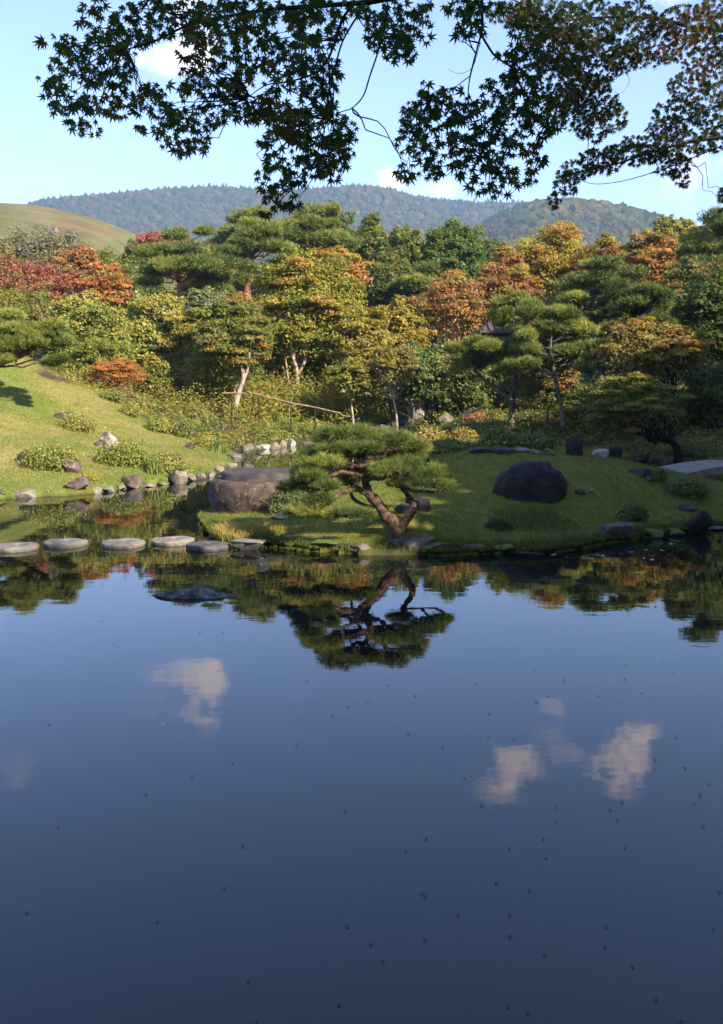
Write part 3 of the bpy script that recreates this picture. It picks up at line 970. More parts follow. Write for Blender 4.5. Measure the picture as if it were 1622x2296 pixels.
# ------------------------------------------------------------------ pavilion roof among the trees
def pavilion():
    D = 47.0
    base = P(1180, 860, D); base[2] = g1(base[0], base[1])
    root = empty('garden_pavilion', base, 'small pavilion with grey tiled roof half hidden behind the layered pines', 'pavilion')
    zr = P(0, 697, D)[2]; ze = P(0, 745, D)[2]
    hx, hy = 2.5, 2.2
    c = base
    for sx in (-1, 1):
        for sy in (-1, 1):
            g_ = Geo(); x, y = c[0] + sx * 1.9, c[1] + sy * 1.6
            tube(g_, [(x, y, c[2] - .3), (x, y, ze + .1)], [.08, .08], 8)
            g_.build('post', M['wood_dark'], root)
    g_ = Geo()
    v = [(c[0] + sx * 1.8, c[1] + 1.4 + t * .08, z) for sx in (-1, 1) for t in (0, 1) for z in (c[2] - .1, ze)]
    g_.add(v, [(0, 1, 5, 4), (2, 6, 7, 3), (0, 2, 3, 1), (4, 5, 7, 6), (1, 3, 7, 5), (0, 4, 6, 2)])
    g_.build('wall', M['plaster'], root)
    roof_slab = Geo()
    pk = [(c[0] - 1.0, c[1], zr), (c[0] + 1.0, c[1], zr)]
    ev = [(c[0] - hx, c[1] - hy, ze), (c[0] + hx, c[1] - hy, ze), (c[0] + hx, c[1] + hy, ze), (c[0] - hx, c[1] + hy, ze)]
    V = ev + pk + [(x, y, z - .12) for x, y, z in ev]
    roof_slab.add(V, [(0, 1, 5, 4), (2, 3, 4, 5), (6, 9, 8, 7), (0, 6, 7, 1), (1, 7, 8, 2), (2, 8, 9, 3), (3, 9, 6, 0)], [(1, 2, 5), (3, 0, 4)])
    ro = roof_slab.build('roof', M['tile'], root)
    # rows of round cover tiles down the front slope and the ridge
    for i in range(17):
        x = c[0] - hx + .15 + i * (2 * hx - .3) / 16
        t = min(1, (hx - abs(x - c[0])) / (hx - 1.0))
        a = np.array([x, c[1] - hy, ze]); b_ = np.array([x, c[1] - hy + hy * t, ze + (zr - ze) * t])
        if t > .05:
            gg = Geo(); tube(gg, [a + (0, -.03, .03), (a + b_) / 2 + (0, 0, .03), b_ + (0, 0, .03)], [.055, .055, .055], 6)
            oo = gg.build('tile', M['tile'], None, loc=tuple(base)); oo.parent = ro; oo.location = (0, 0, 0)
            if ro.location.length > 0: pass
    gg = Geo(); tube(gg, [np.array(pk[0]) + (-.1, 0, .08), np.array(pk[1]) + (.1, 0, .08)], [.12, .12], 8)
    gg.build('ridge_cap', M['tile'], root)


pavilion()

# ------------------------------------------------------------------ garden trees (u0,u1,v0,v1 = crown outline in the photograph, D metres)
TREES = [
    # name, label, cat, (u0,u1,v0,v1), D, trunk u, palettes, weights, options
    ('tree', 'grey olive feathery tree at the left edge below the grassy hill', 'tree', (-30, 225, 512, 700), 78, 90, ('grey', 'olive'), (3, 2), dict(size=.2, flat=.9, per=420)),
    ('tree', 'grey olive tree cut by the left frame edge, lower than its neighbour', 'tree', (-170, 30, 545, 720), 74, -60, ('olive', 'green'), (3, 2), dict(size=.2, flat=.9, per=300)),
    ('maple_tree', 'crimson maple whose top shows above the leftmost layered pine', 'maple tree', (300, 462, 514, 640), 82, 385, ('red',), (1,), dict(size=.2, flat=.45, per=200, bark='grey_bark')),
    ('maple_tree', 'scarlet maple with pale bare limbs at the left edge', 'maple tree', (-40, 135, 572, 705), 62, 40, ('red', 'rust', 'olive'), (4, 3, 2), dict(size=.15, flat=.45, per=110, bark='grey_bark', limbs=22)),
    ('maple_tree', 'thin red maple with pale forked limbs, second from the left edge', 'maple tree', (105, 225, 600, 710), 60, 160, ('red', 'rust', 'olive'), (3, 3, 2), dict(size=.15, flat=.45, per=90, bark='grey_bark', limbs=22)),
    ('maple_tree', 'upright orange brown maple with slim grey trunk behind the red maples', 'maple tree', (128, 235, 545, 680), 66, 182, ('orange', 'olive', 'rust'), (4, 2, 1), dict(size=.17, flat=.5, per=240, bark='grey_bark')),
    ('maple_tree', 'fiery orange red maple sloping down beside the left pine', 'maple tree', (178, 300, 598, 715), 58, 240, ('fire', 'rust', 'olive', 'yellow'), (4, 2, 2, 1), dict(size=.14, flat=.4, per=170, bark='grey_bark')),
    ('conifer_tree', 'small dark green conifer below the grassy hill, left of the crimson maple', 'conifer', (195, 275, 553, 680), 80, 235, ('shade', 'green'), (2, 2), dict(size=.2, flat=.9, per=240)),
    ('conifer_tree', 'dark green conifer under the foot of the grassy hill', 'conifer', (262, 350, 560, 690), 76, 300, ('dark', 'green'), (2, 2), dict(size=.2, flat=.9, per=260)),
    ('evergreen_tree', 'dark olive evergreen rising behind the tallest red trunked pine', 'tree', (672, 792, 466, 610), 88, 735, ('dark', 'olive'), (4, 2), dict(size=.22, flat=.7, per=300)),
    ('cedar_tree', 'yellow tipped dark cedar with pointed top, left one of the pair', 'cedar', (786, 880, 492, 660), 76, 835, ('lime', 'shade', 'yellow'), (3, 3, 1), dict(size=.2, flat=1.0, per=420, pr=.33)),
    ('cedar_tree', 'yellow tipped dark cedar, right one of the pair', 'cedar', (862, 950, 508, 670), 74, 905, ('lime', 'shade', 'yellow'), (3, 3, 1), dict(size=.2, flat=1.0, per=420, pr=.33)),
    ('ginkgo_tree', 'bright green dense tree right of the yellow tipped cedars', 'tree', (938, 1082, 500, 660), 70, 1015, ('bright', 'green'), (5, 2), dict(size=.18, flat=.6, per=500, pr=.3, pads=46)),
    ('maple_tree', 'broad golden orange maple, tallest of the orange crowns', 'maple tree', (1135, 1330, 508, 720), 62, 1200, ('orange', 'yellow', 'gold', 'lime'), (4, 3, 2, 1), dict(size=.14, flat=.45, per=480, pads=52, bark='grey_bark', limbs=20)),
    ('maple_tree', 'rust orange maple between the green ginkgo and the golden maple', 'maple tree', (1058, 1190, 560, 740), 58, 1120, ('orange', 'rust', 'yellow', 'lime'), (3, 2, 3, 2), dict(size=.13, flat=.42, per=420, pads=44, bark='grey_bark')),
    ('maple_tree', 'orange maple filling the gap right of the golden maple', 'maple tree', (1285, 1425, 530, 700), 60, 1360, ('orange', 'yellow', 'gold', 'olive'), (3, 3, 1, 2), dict(size=.14, flat=.45, per=440, pads=44)),
    ('maple_tree', 'bronze and green maple with rounded top near the right edge', 'maple tree', (1408, 1532, 522, 650), 56, 1470, ('orange', 'olive', 'yellow'), (3, 3, 2), dict(size=.15, flat=.45, per=420, pads=40)),
    ('tree', 'pale green pollarded tree with round tufts, left of three on the skyline', 'tree', (1462, 1525, 487, 560), 95, 1495, ('lime', 'olive'), (2, 1), dict(size=.24, flat=.9, per=220, pads=20)),
    ('tree', 'pale green pollarded tree with round tufts, middle of three on the skyline', 'tree', (1522, 1568, 489, 560), 95, 1545, ('lime', 'olive'), (2, 1), dict(size=.24, flat=.9, per=200, pads=14)),
    ('tree', 'olive tufted tree on the skyline at the right edge', 'tree', (1566, 1650, 486, 560), 93, 1605, ('olive', 'yellow'), (2, 1), dict(size=.24, flat=.9, per=220, pads=24)),
    ('maple_tree', 'brown red maple half bare in front of the ginkgo', 'maple tree', (930, 1095, 612, 770), 50, 1020, ('rust', 'orange', 'olive', 'lime'), (3, 2, 2, 1), dict(size=.13, flat=.3, per=130, pads=36, bark='grey_bark', limbs=24)),
    ('evergreen_tree', 'dark brown green tree in the middle behind the tall maple', 'tree', (795, 945, 572, 740), 58, 865, ('dark', 'olive'), (3, 3), dict(size=.16, flat=.7, per=420)),
    ('maple_tree', 'tall central maple with orange red tips and smooth pale forked trunk', 'maple tree', (575, 800, 555, 815), 47, 665, ('green', 'lime', 'yellow', 'orange'), (4, 4, 2, 2), dict(size=.13, flat=.32, per=430, pads=74, bark='grey_bark', tips=('orange', .80), trunk_r=.07, limbs=30, low=-.8, stems=[([(664, 908), (666, 870), (667, 838), (658, 800), (652, 760), (650, 700)], [.115, .10, .08, .04]), ([(667, 842), (682, 815), (690, 785), (700, 755)], [.075, .06, .03]), ([(650, 905), (648, 860), (640, 800)], [.07, .055, .035]), ([(690, 785), (676, 770), (672, 758)], [.04, .02])])),
    ('maple_tree', 'orange red topmost spray of maple leaning right beside the tall central maple', 'maple tree', (690, 825, 560, 665), 48.5, 735, ('rust', 'fire', 'yellow'), (3, 2, 3), dict(size=.13, flat=.35, per=330, pads=22, bark='grey_bark')),
    ('tree', 'yellow green slender tree with grey stems right of the central maple', 'tree', (735, 870, 672, 865), 46, 800, ('yellow', 'lime', 'olive'), (4, 3, 2), dict(size=.13, flat=.55, per=420, pads=46, bark='grey_bark', limbs=24)),
    ('tree', 'golden yellow tree with slim grey trunk right of the slender tree', 'tree', (835, 955, 675, 830), 48, 890, ('yellow', 'gold', 'lime'), (4, 2, 2), dict(size=.13, flat=.5, per=400, pads=38, bark='grey_bark')),
    ('evergreen_tree', 'glossy dark green small tree above the stream rocks', 'tree', (845, 1010, 775, 895), 44, 925, ('dark', 'shade', 'green'), (3, 3, 1), dict(size=.13, flat=.6, per=420, mat='waxy')),
    ('tree', 'small olive tree with thin crooked stem beside the tall stream rock', 'tree', (830, 930, 770, 872), 42, 893, ('olive', 'yellow'), (3, 2), dict(size=.10, flat=.6, per=280, pads=24, trunk_r=.05, bark='grey_bark')),
    ('maple_tree', 'green maple with orange brown tinted layers and bent trunk left of the handrail', 'maple tree', (440, 605, 655, 855), 43, 533, ('green', 'olive', 'yellow', 'orange'), (4, 3, 2, 1), dict(size=.12, flat=.32, per=400, pads=60, bark='grey_bark', trunk_r=.06, limbs=26, low=-.8, stems=[([(528, 915), (536, 880), (546, 850), (543, 825), (532, 805), (536, 780)], [.11, .095, .07, .04]), ([(546, 852), (556, 828), (560, 790)], [.07, .04])])),
    ('tree', 'yellow green broadleaf tree above the orange bush', 'tree', (250, 425, 665, 870), 47, 345, ('lime', 'olive', 'yellow', 'shade'), (4, 2, 2, 1), dict(size=.13, flat=.6, per=420, pads=56, mat='waxy')),
    ('tree', 'leafy yellow green tree right of the leaning left pine', 'tree', (110, 290, 668, 850), 45, 205, ('lime', 'green', 'yellow', 'shade'), (4, 2, 2, 1), dict(size=.13, flat=.6, per=420, pads=56, mat='waxy')),
    ('tree', 'mid green tree above the leaning left pine at the left edge', 'tree', (-60, 145, 660, 800), 50, 40, ('olive', 'green', 'lime'), (3, 3, 1), dict(size=.14, flat=.6, per=420, pads=48)),
    ('evergreen_tree', 'pale leaved camellia tree below the left red trunked pine', 'tree', (410, 520, 650, 760), 52, 462, ('shade', 'green', 'grey'), (3, 2, 2), dict(size=.13, flat=.6, per=360, mat='waxy')),
    ('maple_tree', 'olive brown maple between the yellow green tree and the handrail maple', 'maple tree', (370, 480, 700, 860), 46, 425, ('olive', 'yellow', 'green'), (3, 2, 2), dict(size=.12, flat=.35, per=380, pads=38, bark='grey_bark')),
    ('tree', 'lime yellow young tree low behind the wooden handrail', 'tree', (590, 730, 740, 870), 49, 640, ('lime', 'yellow', 'green'), (3, 2, 2), dict(size=.12, flat=.4, per=340, pads=34, trunk_r=.05, bark='grey_bark')),
    ('tree', 'small yellow green tree with two thin stems above the stream', 'tree', (730, 850, 800, 895), 42.5, 795, ('lime', 'yellow', 'olive'), (3, 2, 2), dict(size=.11, flat=.4, per=300, pads=28, trunk_r=.05, bark='grey_bark')),
    ('evergreen_tree', 'dark undergrowth tree filling the shade under the pavilion pines', 'tree', (930, 1160, 780, 960), 45, 1040, ('dark', 'shade', 'rust'), (5, 3, 1), dict(size=.14, flat=.6, per=420, pads=44)),
    ('evergreen_tree', 'shaded dark tree behind the two crooked pines on the right', 'tree', (1290, 1520, 700, 900), 47, 1400, ('dark', 'shade', 'orange'), (5, 3, 1), dict(size=.14, flat=.6, per=420, pads=50)),
    ('evergreen_tree', 'tall dark evergreen filling the right edge', 'tree', (1500, 1720, 600, 900), 42, 1610, ('dark', 'shade'), (3, 2), dict(size=.13, flat=.6, per=480, pads=60)),
    ('evergreen_tree', 'low dark evergreen at the right edge above the stone bridge', 'tree', (1530, 1740, 800, 1010), 36, 1640, ('dark', 'shade', 'olive'), (4, 2, 1), dict(size=.12, flat=.6, per=420, pads=50, low=-.8)),
    ('maple_tree', 'bronze orange maple between the right pines and the right edge', 'maple tree', (1480, 1640, 590, 745), 46, 1560, ('orange', 'shade', 'olive'), (3, 4, 2), dict(size=.13, flat=.4, per=400, pads=42)),
    ('maple_tree', 'low spreading maple with orange and yellow tips over the right bank', 'maple tree', (1335, 1590, 722, 850), 33, 1520, ('orange', 'yellow', 'gold', 'olive'), (4, 3, 1, 2), dict(size=.10, flat=.28, per=300, pads=50, pr=.26, bark='dark_bark', trunk_r=.09, limbs=24)),
    ('maple_tree', 'yellow green layered maple with forked leaning trunk at the right water edge', 'maple tree', (1300, 1530, 832, 985), 29.5, 1530, ('yellow', 'lime', 'olive', 'orange', 'shade'), (3, 3, 2, 1, 3), dict(size=.085, flat=.26, per=330, pads=52, pr=.25, bark='dark_bark', trunk_r=.13, limbs=26, low=-.8)),
    ('evergreen_tree', 'dark shaded tree low on the right bank behind the layered maple', 'tree', (1280, 1540, 850, 1010), 36, 1440, ('dark', 'shade', 'olive'), (4, 2, 1), dict(size=.11, flat=.6, per=420, pads=46, low=-.8)),
    ('maple_tree', 'rust brown dwarf maple in the shade below the pavilion', 'maple tree', (1150, 1300, 800, 925), 38, 1225, ('rust', 'shade', 'olive', 'orange'), (2, 4, 2, 1), dict(size=.11, flat=.35, per=300, pads=32)),
    ('tree', 'low lime green tree at the left end of the wood edge above the lawn', 'tree', (300, 400, 800, 905), 43.5, 352, ('lime', 'yellow', 'green'), (3, 2, 1), dict(size=.11, flat=.5, per=240, pads=26, trunk_r=.05, low=-.9)),
    ('tree', 'low yellow green tree left of the bent maple trunk', 'tree', (385, 505, 790, 915), 44.5, 450, ('yellow', 'lime', 'olive'), (3, 2, 1), dict(size=.11, flat=.5, per=240, pads=30, trunk_r=.05, low=-.9)),
    ('tree', 'feathery yellow green sapling between the bent and the forked trunk', 'tree', (560, 650, 790, 895), 48.0, 604, ('yellow', 'lime', 'green'), (3, 2, 1), dict(size=.11, flat=.5, per=230, pads=24, trunk_r=.04, low=-.9)),
    ('tree', 'feathery lime sapling right behind the forked pale trunk', 'tree', (685, 780, 790, 890), 48.5, 730, ('lime', 'yellow', 'olive'), (3, 2, 1), dict(size=.11, flat=.5, per=230, pads=26, trunk_r=.04, low=-.9)),
    ('tree', 'yellow green sapling above the stream rocks on the left', 'tree', (770, 870, 780, 880), 45.0, 820, ('yellow', 'olive', 'lime'), (3, 2, 1), dict(size=.11, flat=.5, per=230, pads=26, trunk_r=.04, low=-.9)),
    ('tree', 'rounded olive green tree above the orange bush', 'tree', (150, 300, 760, 860), 42.0, 225, ('lime', 'green', 'yellow'), (3, 2, 1), dict(size=.11, flat=.6, per=260, pads=34, trunk_r=.05, low=-.9)),
    ('evergreen_tree', 'dark evergreen standing behind the forked pale trunk', 'tree', (470, 700, 690, 900), 51, 600, ('dark', 'shade', 'olive'), (4, 2, 1), dict(size=.15, flat=.7, per=400, pads=50, low=-.9)),
    ('evergreen_tree', 'dark evergreen low behind the yellow trees in the middle', 'tree', (690, 900, 720, 905), 52, 780, ('dark', 'shade', 'olive'), (4, 2, 1), dict(size=.15, flat=.7, per=400, pads=50, low=-.9)),
    ('evergreen_tree', 'dark evergreen low behind the yellow green trees on the left', 'tree', (180, 470, 715, 900), 52, 320, ('dark', 'shade', 'olive'), (4, 2, 1), dict(size=.15, flat=.7, per=420, pads=56, low=-.9)),
    ('evergreen_tree', 'broad dark evergreen wood edge behind the red maples', 'tree', (60, 420, 610, 760), 70, 240, ('shade', 'green', 'olive'), (4, 3, 2), dict(size=.2, flat=.7, per=420, pads=56, low=-.9)),
    ('evergreen_tree', 'broad dark evergreen wood edge behind the tall red trunked pine', 'tree', (420, 800, 585, 790), 72, 610, ('dark', 'shade', 'olive'), (4, 3, 2), dict(size=.2, flat=.7, per=420, pads=60, low=-.9)),
    ('evergreen_tree', 'broad dark evergreen wood edge behind the brown red maple', 'tree', (780, 1120, 620, 800), 68, 950, ('dark', 'shade', 'olive'), (4, 3, 2), dict(size=.19, flat=.7, per=420, pads=56, low=-.9)),
    ('evergreen_tree', 'broad dark evergreen wood edge behind the orange maples', 'tree', (1080, 1420, 640, 830), 68, 1250, ('dark', 'shade', 'olive'), (4, 3, 2), dict(size=.19, flat=.7, per=420, pads=56, low=-.9)),
    ('evergreen_tree', 'broad dark evergreen wood edge in the right corner of the valley', 'tree', (1400, 1760, 560, 780), 66, 1580, ('dark', 'shade', 'olive'), (4, 3, 1), dict(size=.19, flat=.7, per=420, pads=60, low=-.9)),
]
for i, (nm, lb, ct, (u0, u1, v0, v1), D, tu, names, wts, op) in enumerate(TREES):
    c, R = box_crown(u0, u1, v0, v1, D)
    bx_ = P(tu, 860, D)
    base = np.array([bx_[0], D, g1(bx_[0], D)])
    tree(nm, lb, ct, base, c, R, names, wts, 100 + i, **op)


def pine_px(name, label, box, D, tu, seed, **kw):
    c, R = box_crown(*box, D)
    b_ = P(tu, 860, D)
    return pine(name, label, (b_[0], D, g1(b_[0], D)), c, R, seed, **kw)




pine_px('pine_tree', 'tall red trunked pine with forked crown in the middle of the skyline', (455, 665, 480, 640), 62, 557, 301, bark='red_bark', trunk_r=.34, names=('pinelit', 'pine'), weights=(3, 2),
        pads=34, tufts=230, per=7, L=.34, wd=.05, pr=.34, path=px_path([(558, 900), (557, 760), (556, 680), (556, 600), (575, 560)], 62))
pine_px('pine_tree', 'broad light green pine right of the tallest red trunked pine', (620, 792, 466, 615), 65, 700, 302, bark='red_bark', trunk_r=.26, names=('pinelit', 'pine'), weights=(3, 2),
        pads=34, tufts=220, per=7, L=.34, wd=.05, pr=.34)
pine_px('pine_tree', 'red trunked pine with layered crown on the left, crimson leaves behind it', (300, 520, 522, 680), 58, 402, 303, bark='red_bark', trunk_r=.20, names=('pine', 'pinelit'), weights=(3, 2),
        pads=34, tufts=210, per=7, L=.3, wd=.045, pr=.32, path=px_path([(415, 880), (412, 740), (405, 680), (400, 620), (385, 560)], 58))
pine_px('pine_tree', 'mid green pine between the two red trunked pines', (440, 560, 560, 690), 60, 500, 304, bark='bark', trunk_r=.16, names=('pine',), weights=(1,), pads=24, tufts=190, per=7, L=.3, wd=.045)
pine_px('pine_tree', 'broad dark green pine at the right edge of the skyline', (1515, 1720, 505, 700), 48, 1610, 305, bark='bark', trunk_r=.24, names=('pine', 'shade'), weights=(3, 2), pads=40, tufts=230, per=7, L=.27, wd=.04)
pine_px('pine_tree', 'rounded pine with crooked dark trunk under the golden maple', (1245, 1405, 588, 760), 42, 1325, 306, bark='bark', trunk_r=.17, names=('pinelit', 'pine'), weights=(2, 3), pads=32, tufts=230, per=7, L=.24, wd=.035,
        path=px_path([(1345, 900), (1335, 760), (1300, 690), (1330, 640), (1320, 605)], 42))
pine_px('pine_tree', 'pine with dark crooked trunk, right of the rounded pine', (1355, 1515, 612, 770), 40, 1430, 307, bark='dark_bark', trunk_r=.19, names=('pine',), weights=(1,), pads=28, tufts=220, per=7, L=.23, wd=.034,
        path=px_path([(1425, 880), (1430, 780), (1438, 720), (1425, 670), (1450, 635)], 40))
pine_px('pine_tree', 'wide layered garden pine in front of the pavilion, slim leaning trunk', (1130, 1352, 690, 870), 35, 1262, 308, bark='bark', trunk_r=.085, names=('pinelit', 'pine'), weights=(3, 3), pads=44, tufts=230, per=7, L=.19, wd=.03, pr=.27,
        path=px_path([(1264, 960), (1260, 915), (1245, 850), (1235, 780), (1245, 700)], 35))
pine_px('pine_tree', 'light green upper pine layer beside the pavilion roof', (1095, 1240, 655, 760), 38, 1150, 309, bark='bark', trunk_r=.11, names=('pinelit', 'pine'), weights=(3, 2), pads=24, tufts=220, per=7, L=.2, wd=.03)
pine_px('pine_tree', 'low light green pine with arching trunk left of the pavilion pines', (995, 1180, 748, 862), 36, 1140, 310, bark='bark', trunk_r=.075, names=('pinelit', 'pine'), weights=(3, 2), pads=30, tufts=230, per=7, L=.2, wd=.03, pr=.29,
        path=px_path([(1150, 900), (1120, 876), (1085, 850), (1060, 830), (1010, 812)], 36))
pine_px('pine_tree', 'small green pine half hidden behind the brown red maple', (880, 985, 590, 770), 56, 930, 311, bark='red_bark', trunk_r=.14, names=('pine', 'pinelit'), weights=(3, 1), pads=22, tufts=190, per=7, L=.28, wd=.04)
c, R = box_crown(-90, 160, 695, 850, 29.5)
pine('pine_tree', 'low leaning pine reaching in from the left edge over the lawn', (P(-130, 840, 29.5)[0], 29.5, g1(P(-130, 840, 29.5)[0], 29.5)), c, R, 312, bark='pine_bark', trunk_r=.15, names=('pine', 'pinelit'), weights=(3, 2),
     pads=34, tufts=330, per=8, L=.16, wd=.02, pr=.27, path=px_path([(-150, 900), (-90, 850), (-20, 822), (60, 790), (110, 745)], 29.5))

# skyline conifers and more wood beyond, shown only as tops
for i, (u, v, D) in enumerate([(330, 548, 84), (455, 540, 88), (1062, 520, 84), (1092, 535, 80)]):
    c, R = box_crown(u - 32, u + 32, v, 690, D)
    tree('conifer_tree', ['pointed dark conifer just left of the crimson maple top', 'pointed dark conifer between the crimson maple and the tall pine', 'slim dark conifer right behind the green ginkgo',
                          'olive conifer top left of the golden maple'][i], 'conifer', (c[0], D, g1(c[0], D)), c, R, ('shade', 'dark', 'green'), (2, 1, 2), 400 + i, size=.2, flat=1.0, per=220, pads=26)

# orange bush on the slope, right of the leaning pine
c, R = box_crown(190, 318, 803, 878, 38)
bt = T(262, 886)
c[1] = bt[1] + .6; s_ = c[1] / 38.0; c[0] *= s_; c[2] = EYE + (c[2] - EYE) * s_
tree('maple_bush', 'low bright orange maple bush at the top edge of the lawn', 'bush', (c[0] + .3, c[1], g1(c[0], c[1])), c, R, ('fire', 'orange'), (4, 2), 55, size=.06, flat=.3, per=420, pads=40, pr=.26, bark='grey_bark', trunk_r=.045, limbs=24)

# ------------------------------------------------------------------ shrubs
SHRUBS = [
    ('azalea_shrub', 'rounded green azalea between two brown boulders low on the lawn', 104, 1058, 138, 64, ('lime', 'green'), (3, 2), 4200, .05),
    ('azalea_shrub', 'clipped azalea tinged red below a dark boulder high on the lawn', 168, 968, 92, 40, ('lime', 'green', 'rust'), (3, 2, .5), 3000, .05),
    ('azalea_shrub', 'wide azalea in front of the pointed white streaked rock', 268, 1048, 138, 60, ('lime', 'green'), (3, 2), 4600, .05),
    ('azalea_shrub', 'lower azalea trailing right towards the iris leaves', 365, 1062, 110, 46, ('lime', 'green', 'olive'), (3, 2, 1), 3600, .05),
    ('azalea_shrub', 'small azalea highest on the edge of the lawn below the orange bush', 245, 900, 64, 26, ('lime', 'green'), (3, 2), 1900, .06),
    ('azalea_shrub', 'small round azalea second down the lawn edge', 290, 934, 52, 32, ('lime', 'green'), (3, 2), 1900, .055),
    ('azalea_shrub', 'round clipped azalea in the middle of the lawn edge', 352, 971, 62, 38, ('lime', 'green'), (3, 2), 2300, .055),
    ('azalea_shrub', 'deep green azalea right of the round clipped one', 408, 982, 56, 40, ('green', 'shade'), (3, 2), 2200, .055),
    ('azalea_shrub', 'bright yellow green azalea near the foot of the lawn edge', 456, 1004, 60, 34, ('lime', 'yellow'), (3, 2), 2200, .055),
    ('shrub', 'dark green mounded bush on the bank left of the pale shore stones', 440, 940, 60, 36, ('green', 'olive'), (2, 2), 1800, .07),
    ('shrub', 'green bush standing under the handrail maple', 520, 945, 60, 40, ('green', 'lime'), (2, 2), 1900, .07),
    ('shrub', 'pale green bush above the tallest pale shore stones', 592, 985, 76, 44, ('lime', 'green'), (2, 2), 2400, .06),
    ('shrub', 'bushy green shrub just below the middle handrail post', 640, 975, 62, 42, ('green', 'lime'), (3, 2), 2200, .06),
    ('shrub', 'light green shrub above the island pine top', 705, 975, 80, 36, ('lime', 'green'), (3, 1), 2200, .06),
    ('shrub', 'broad leaved shrub at the lower end of the handrail', 822, 962, 70, 40, ('green', 'lime'), (3, 2), 1900, .08),
    ('shrub', 'yellow leaved berry bush behind the island right of the stream', 965, 1002, 92, 44, ('yellow', 'gold', 'green'), (3, 1, 2), 2600, .07),
    ('shrub', 'yellow orange bush right of the yellow leaved berry bush', 1040, 992, 70, 34, ('gold', 'olive', 'green'), (2, 2, 2), 2000, .07),
    ('shrub', 'long low green hedge along the far water edge behind the island', 1010, 1014, 130, 24, ('green', 'shade'), (3, 2), 2600, .06),
    ('shrub', 'orange red dwarf bush beside the fallen bamboo pole', 1062, 945, 56, 28, ('fire', 'rust'), (2, 2), 1500, .06),
    ('shrub', 'dark fern green bush beside the round foundation stone on the island', 655, 1152, 120, 58, ('dark', 'shade'), (2, 1), 6500, .035),
    ('shrub', 'small dark azalea on the front slope of the island near the flat grey rock', 1425, 1172, 74, 42, ('dark', 'shade', 'green'), (2, 2, 1), 3600, .035),
    ('shrub', 'dark low azalea in front of the stone bridge', 1545, 1120, 110, 44, ('dark', 'shade'), (2, 2), 3600, .04),
    ('shrub', 'small dark bush where the stone bridge meets the island', 1478, 1082, 46, 28, ('dark', 'shade', 'green'), (2, 2, 1), 1800, .04),
    ('shrub', 'tiny yellow green bush near the brown shore boulders', 196, 1080, 40, 20, ('lime', 'yellow'), (3, 2), 1200, .04),
    ('shrub', 'shaded green bush left of the dark standing boulder across the water', 1205, 1008, 90, 36, ('dark', 'shade'), (2, 2), 2200, .06),
    ('shrub', 'shaded mossy bush at the foot of the leaning bamboo pole on the right', 1120, 1003, 84, 40, ('shade', 'lime'), (3, 1), 2200, .06),
    ('shrub', 'dark bush on the right bank above the stone bridge', 1560, 1030, 120, 40, ('dark', 'shade'), (2, 2), 2600, .06),
]
for i, (nm, lb, u, v, w, h, names, wts, n, sz) in enumerate(SHRUBS):
    shrub(nm, lb, u, v, w, h, 500 + i, names, wts, n, sz, group='clipped azaleas on the lawn' if nm.startswith('azalea') else None)

# iris / sedge tufts
def blades(g, rng, c, r, n, h, col, wd=.02, lean=.35):
    a = rng.uniform(0, 6.28, n); rr = r * np.sqrt(rng.uniform(size=n))
    b_ = np.stack([c[0] + rr * np.cos(a), c[1] + rr * np.sin(a), np.zeros(n)], -1)
    b_[:, 2] = ground_h(b_[:, 0], b_[:, 1]) - .02
    hh = h * rng.uniform(.45, 1.15, n) * (1 - .72 * (rr / r) ** 2)
    ln = rng.normal(size=(n, 2)) * lean
    sdv = norm(np.concatenate([rng.normal(size=(n, 2)), np.zeros((n, 1))], 1)) * wd / 2
    mid = b_ + np.concatenate([ln * .35, np.ones((n, 1))], 1) * (hh * .6)[:, None]
    tip = b_ + np.concatenate([ln * 1.0, np.ones((n, 1)) * .95], 1) * hh[:, None]
    v = np.stack([b_ - sdv, b_ + sdv, mid + sdv * .7, mid - sdv * .7, tip], 1).reshape(-1, 3)
    k_ = np.arange(n)[:, None] * 5
    col = np.asarray(col) * rng.uniform(.75, 1.25, (n, 1))
    g.add(v, k_ + np.array([0, 1, 2, 3]), k_ + np.array([3, 2, 4]), np.repeat(col, 5, 0))


TUFTS = [('iris_clump', 'upright pale green iris leaves among the lower azaleas', 350, 1062, 40, 150, .55, (.20, .24, .05), .03, .2),
         ('iris_clump', 'spiky yellow green iris leaves where the lawn meets the pale shore stones', 492, 1014, 46, 200, .6, (.20, .24, .05), .035, .28),
         ('grass_clump', 'dry golden grass at the left tip of the island', 525, 1203, 150, 1900, .30, (.42, .32, .09), .010, .6),
         ('grass_clump', 'golden green grass beside the round foundation stone', 590, 1195, 130, 1500, .26, (.32, .27, .06), .010, .6),
         ('grass_clump', 'tall dark green sedge below the black boulder', 1195, 1172, 210, 1100, .34, (.11, .14, .025), .008, .4),
         ('grass_clump', 'tall sedge on the island left of the black boulder foot', 1120, 1185, 70, 700, .2, (.06, .09, .02), .012, .4),
         ('grass_clump', 'thin upright grass tuft in front of the pine root stone', 905, 1218, 26, 60, .22, (.10, .14, .03), .012, .3)]
for i, (nm, lb, u, v, w, n, h, colr, wd, ln) in enumerate(TUFTS):
    b_ = T(u, v); g_ = Geo(); rng = np.random.default_rng(600 + i)
    blades(g_, rng, b_, w / 2 / FOC * b_[1], n, h, colr, wd, ln)
    o_ = g_.build(nm, M['grass'], loc=tuple(b_)); tag(o_, lb, 'grass')

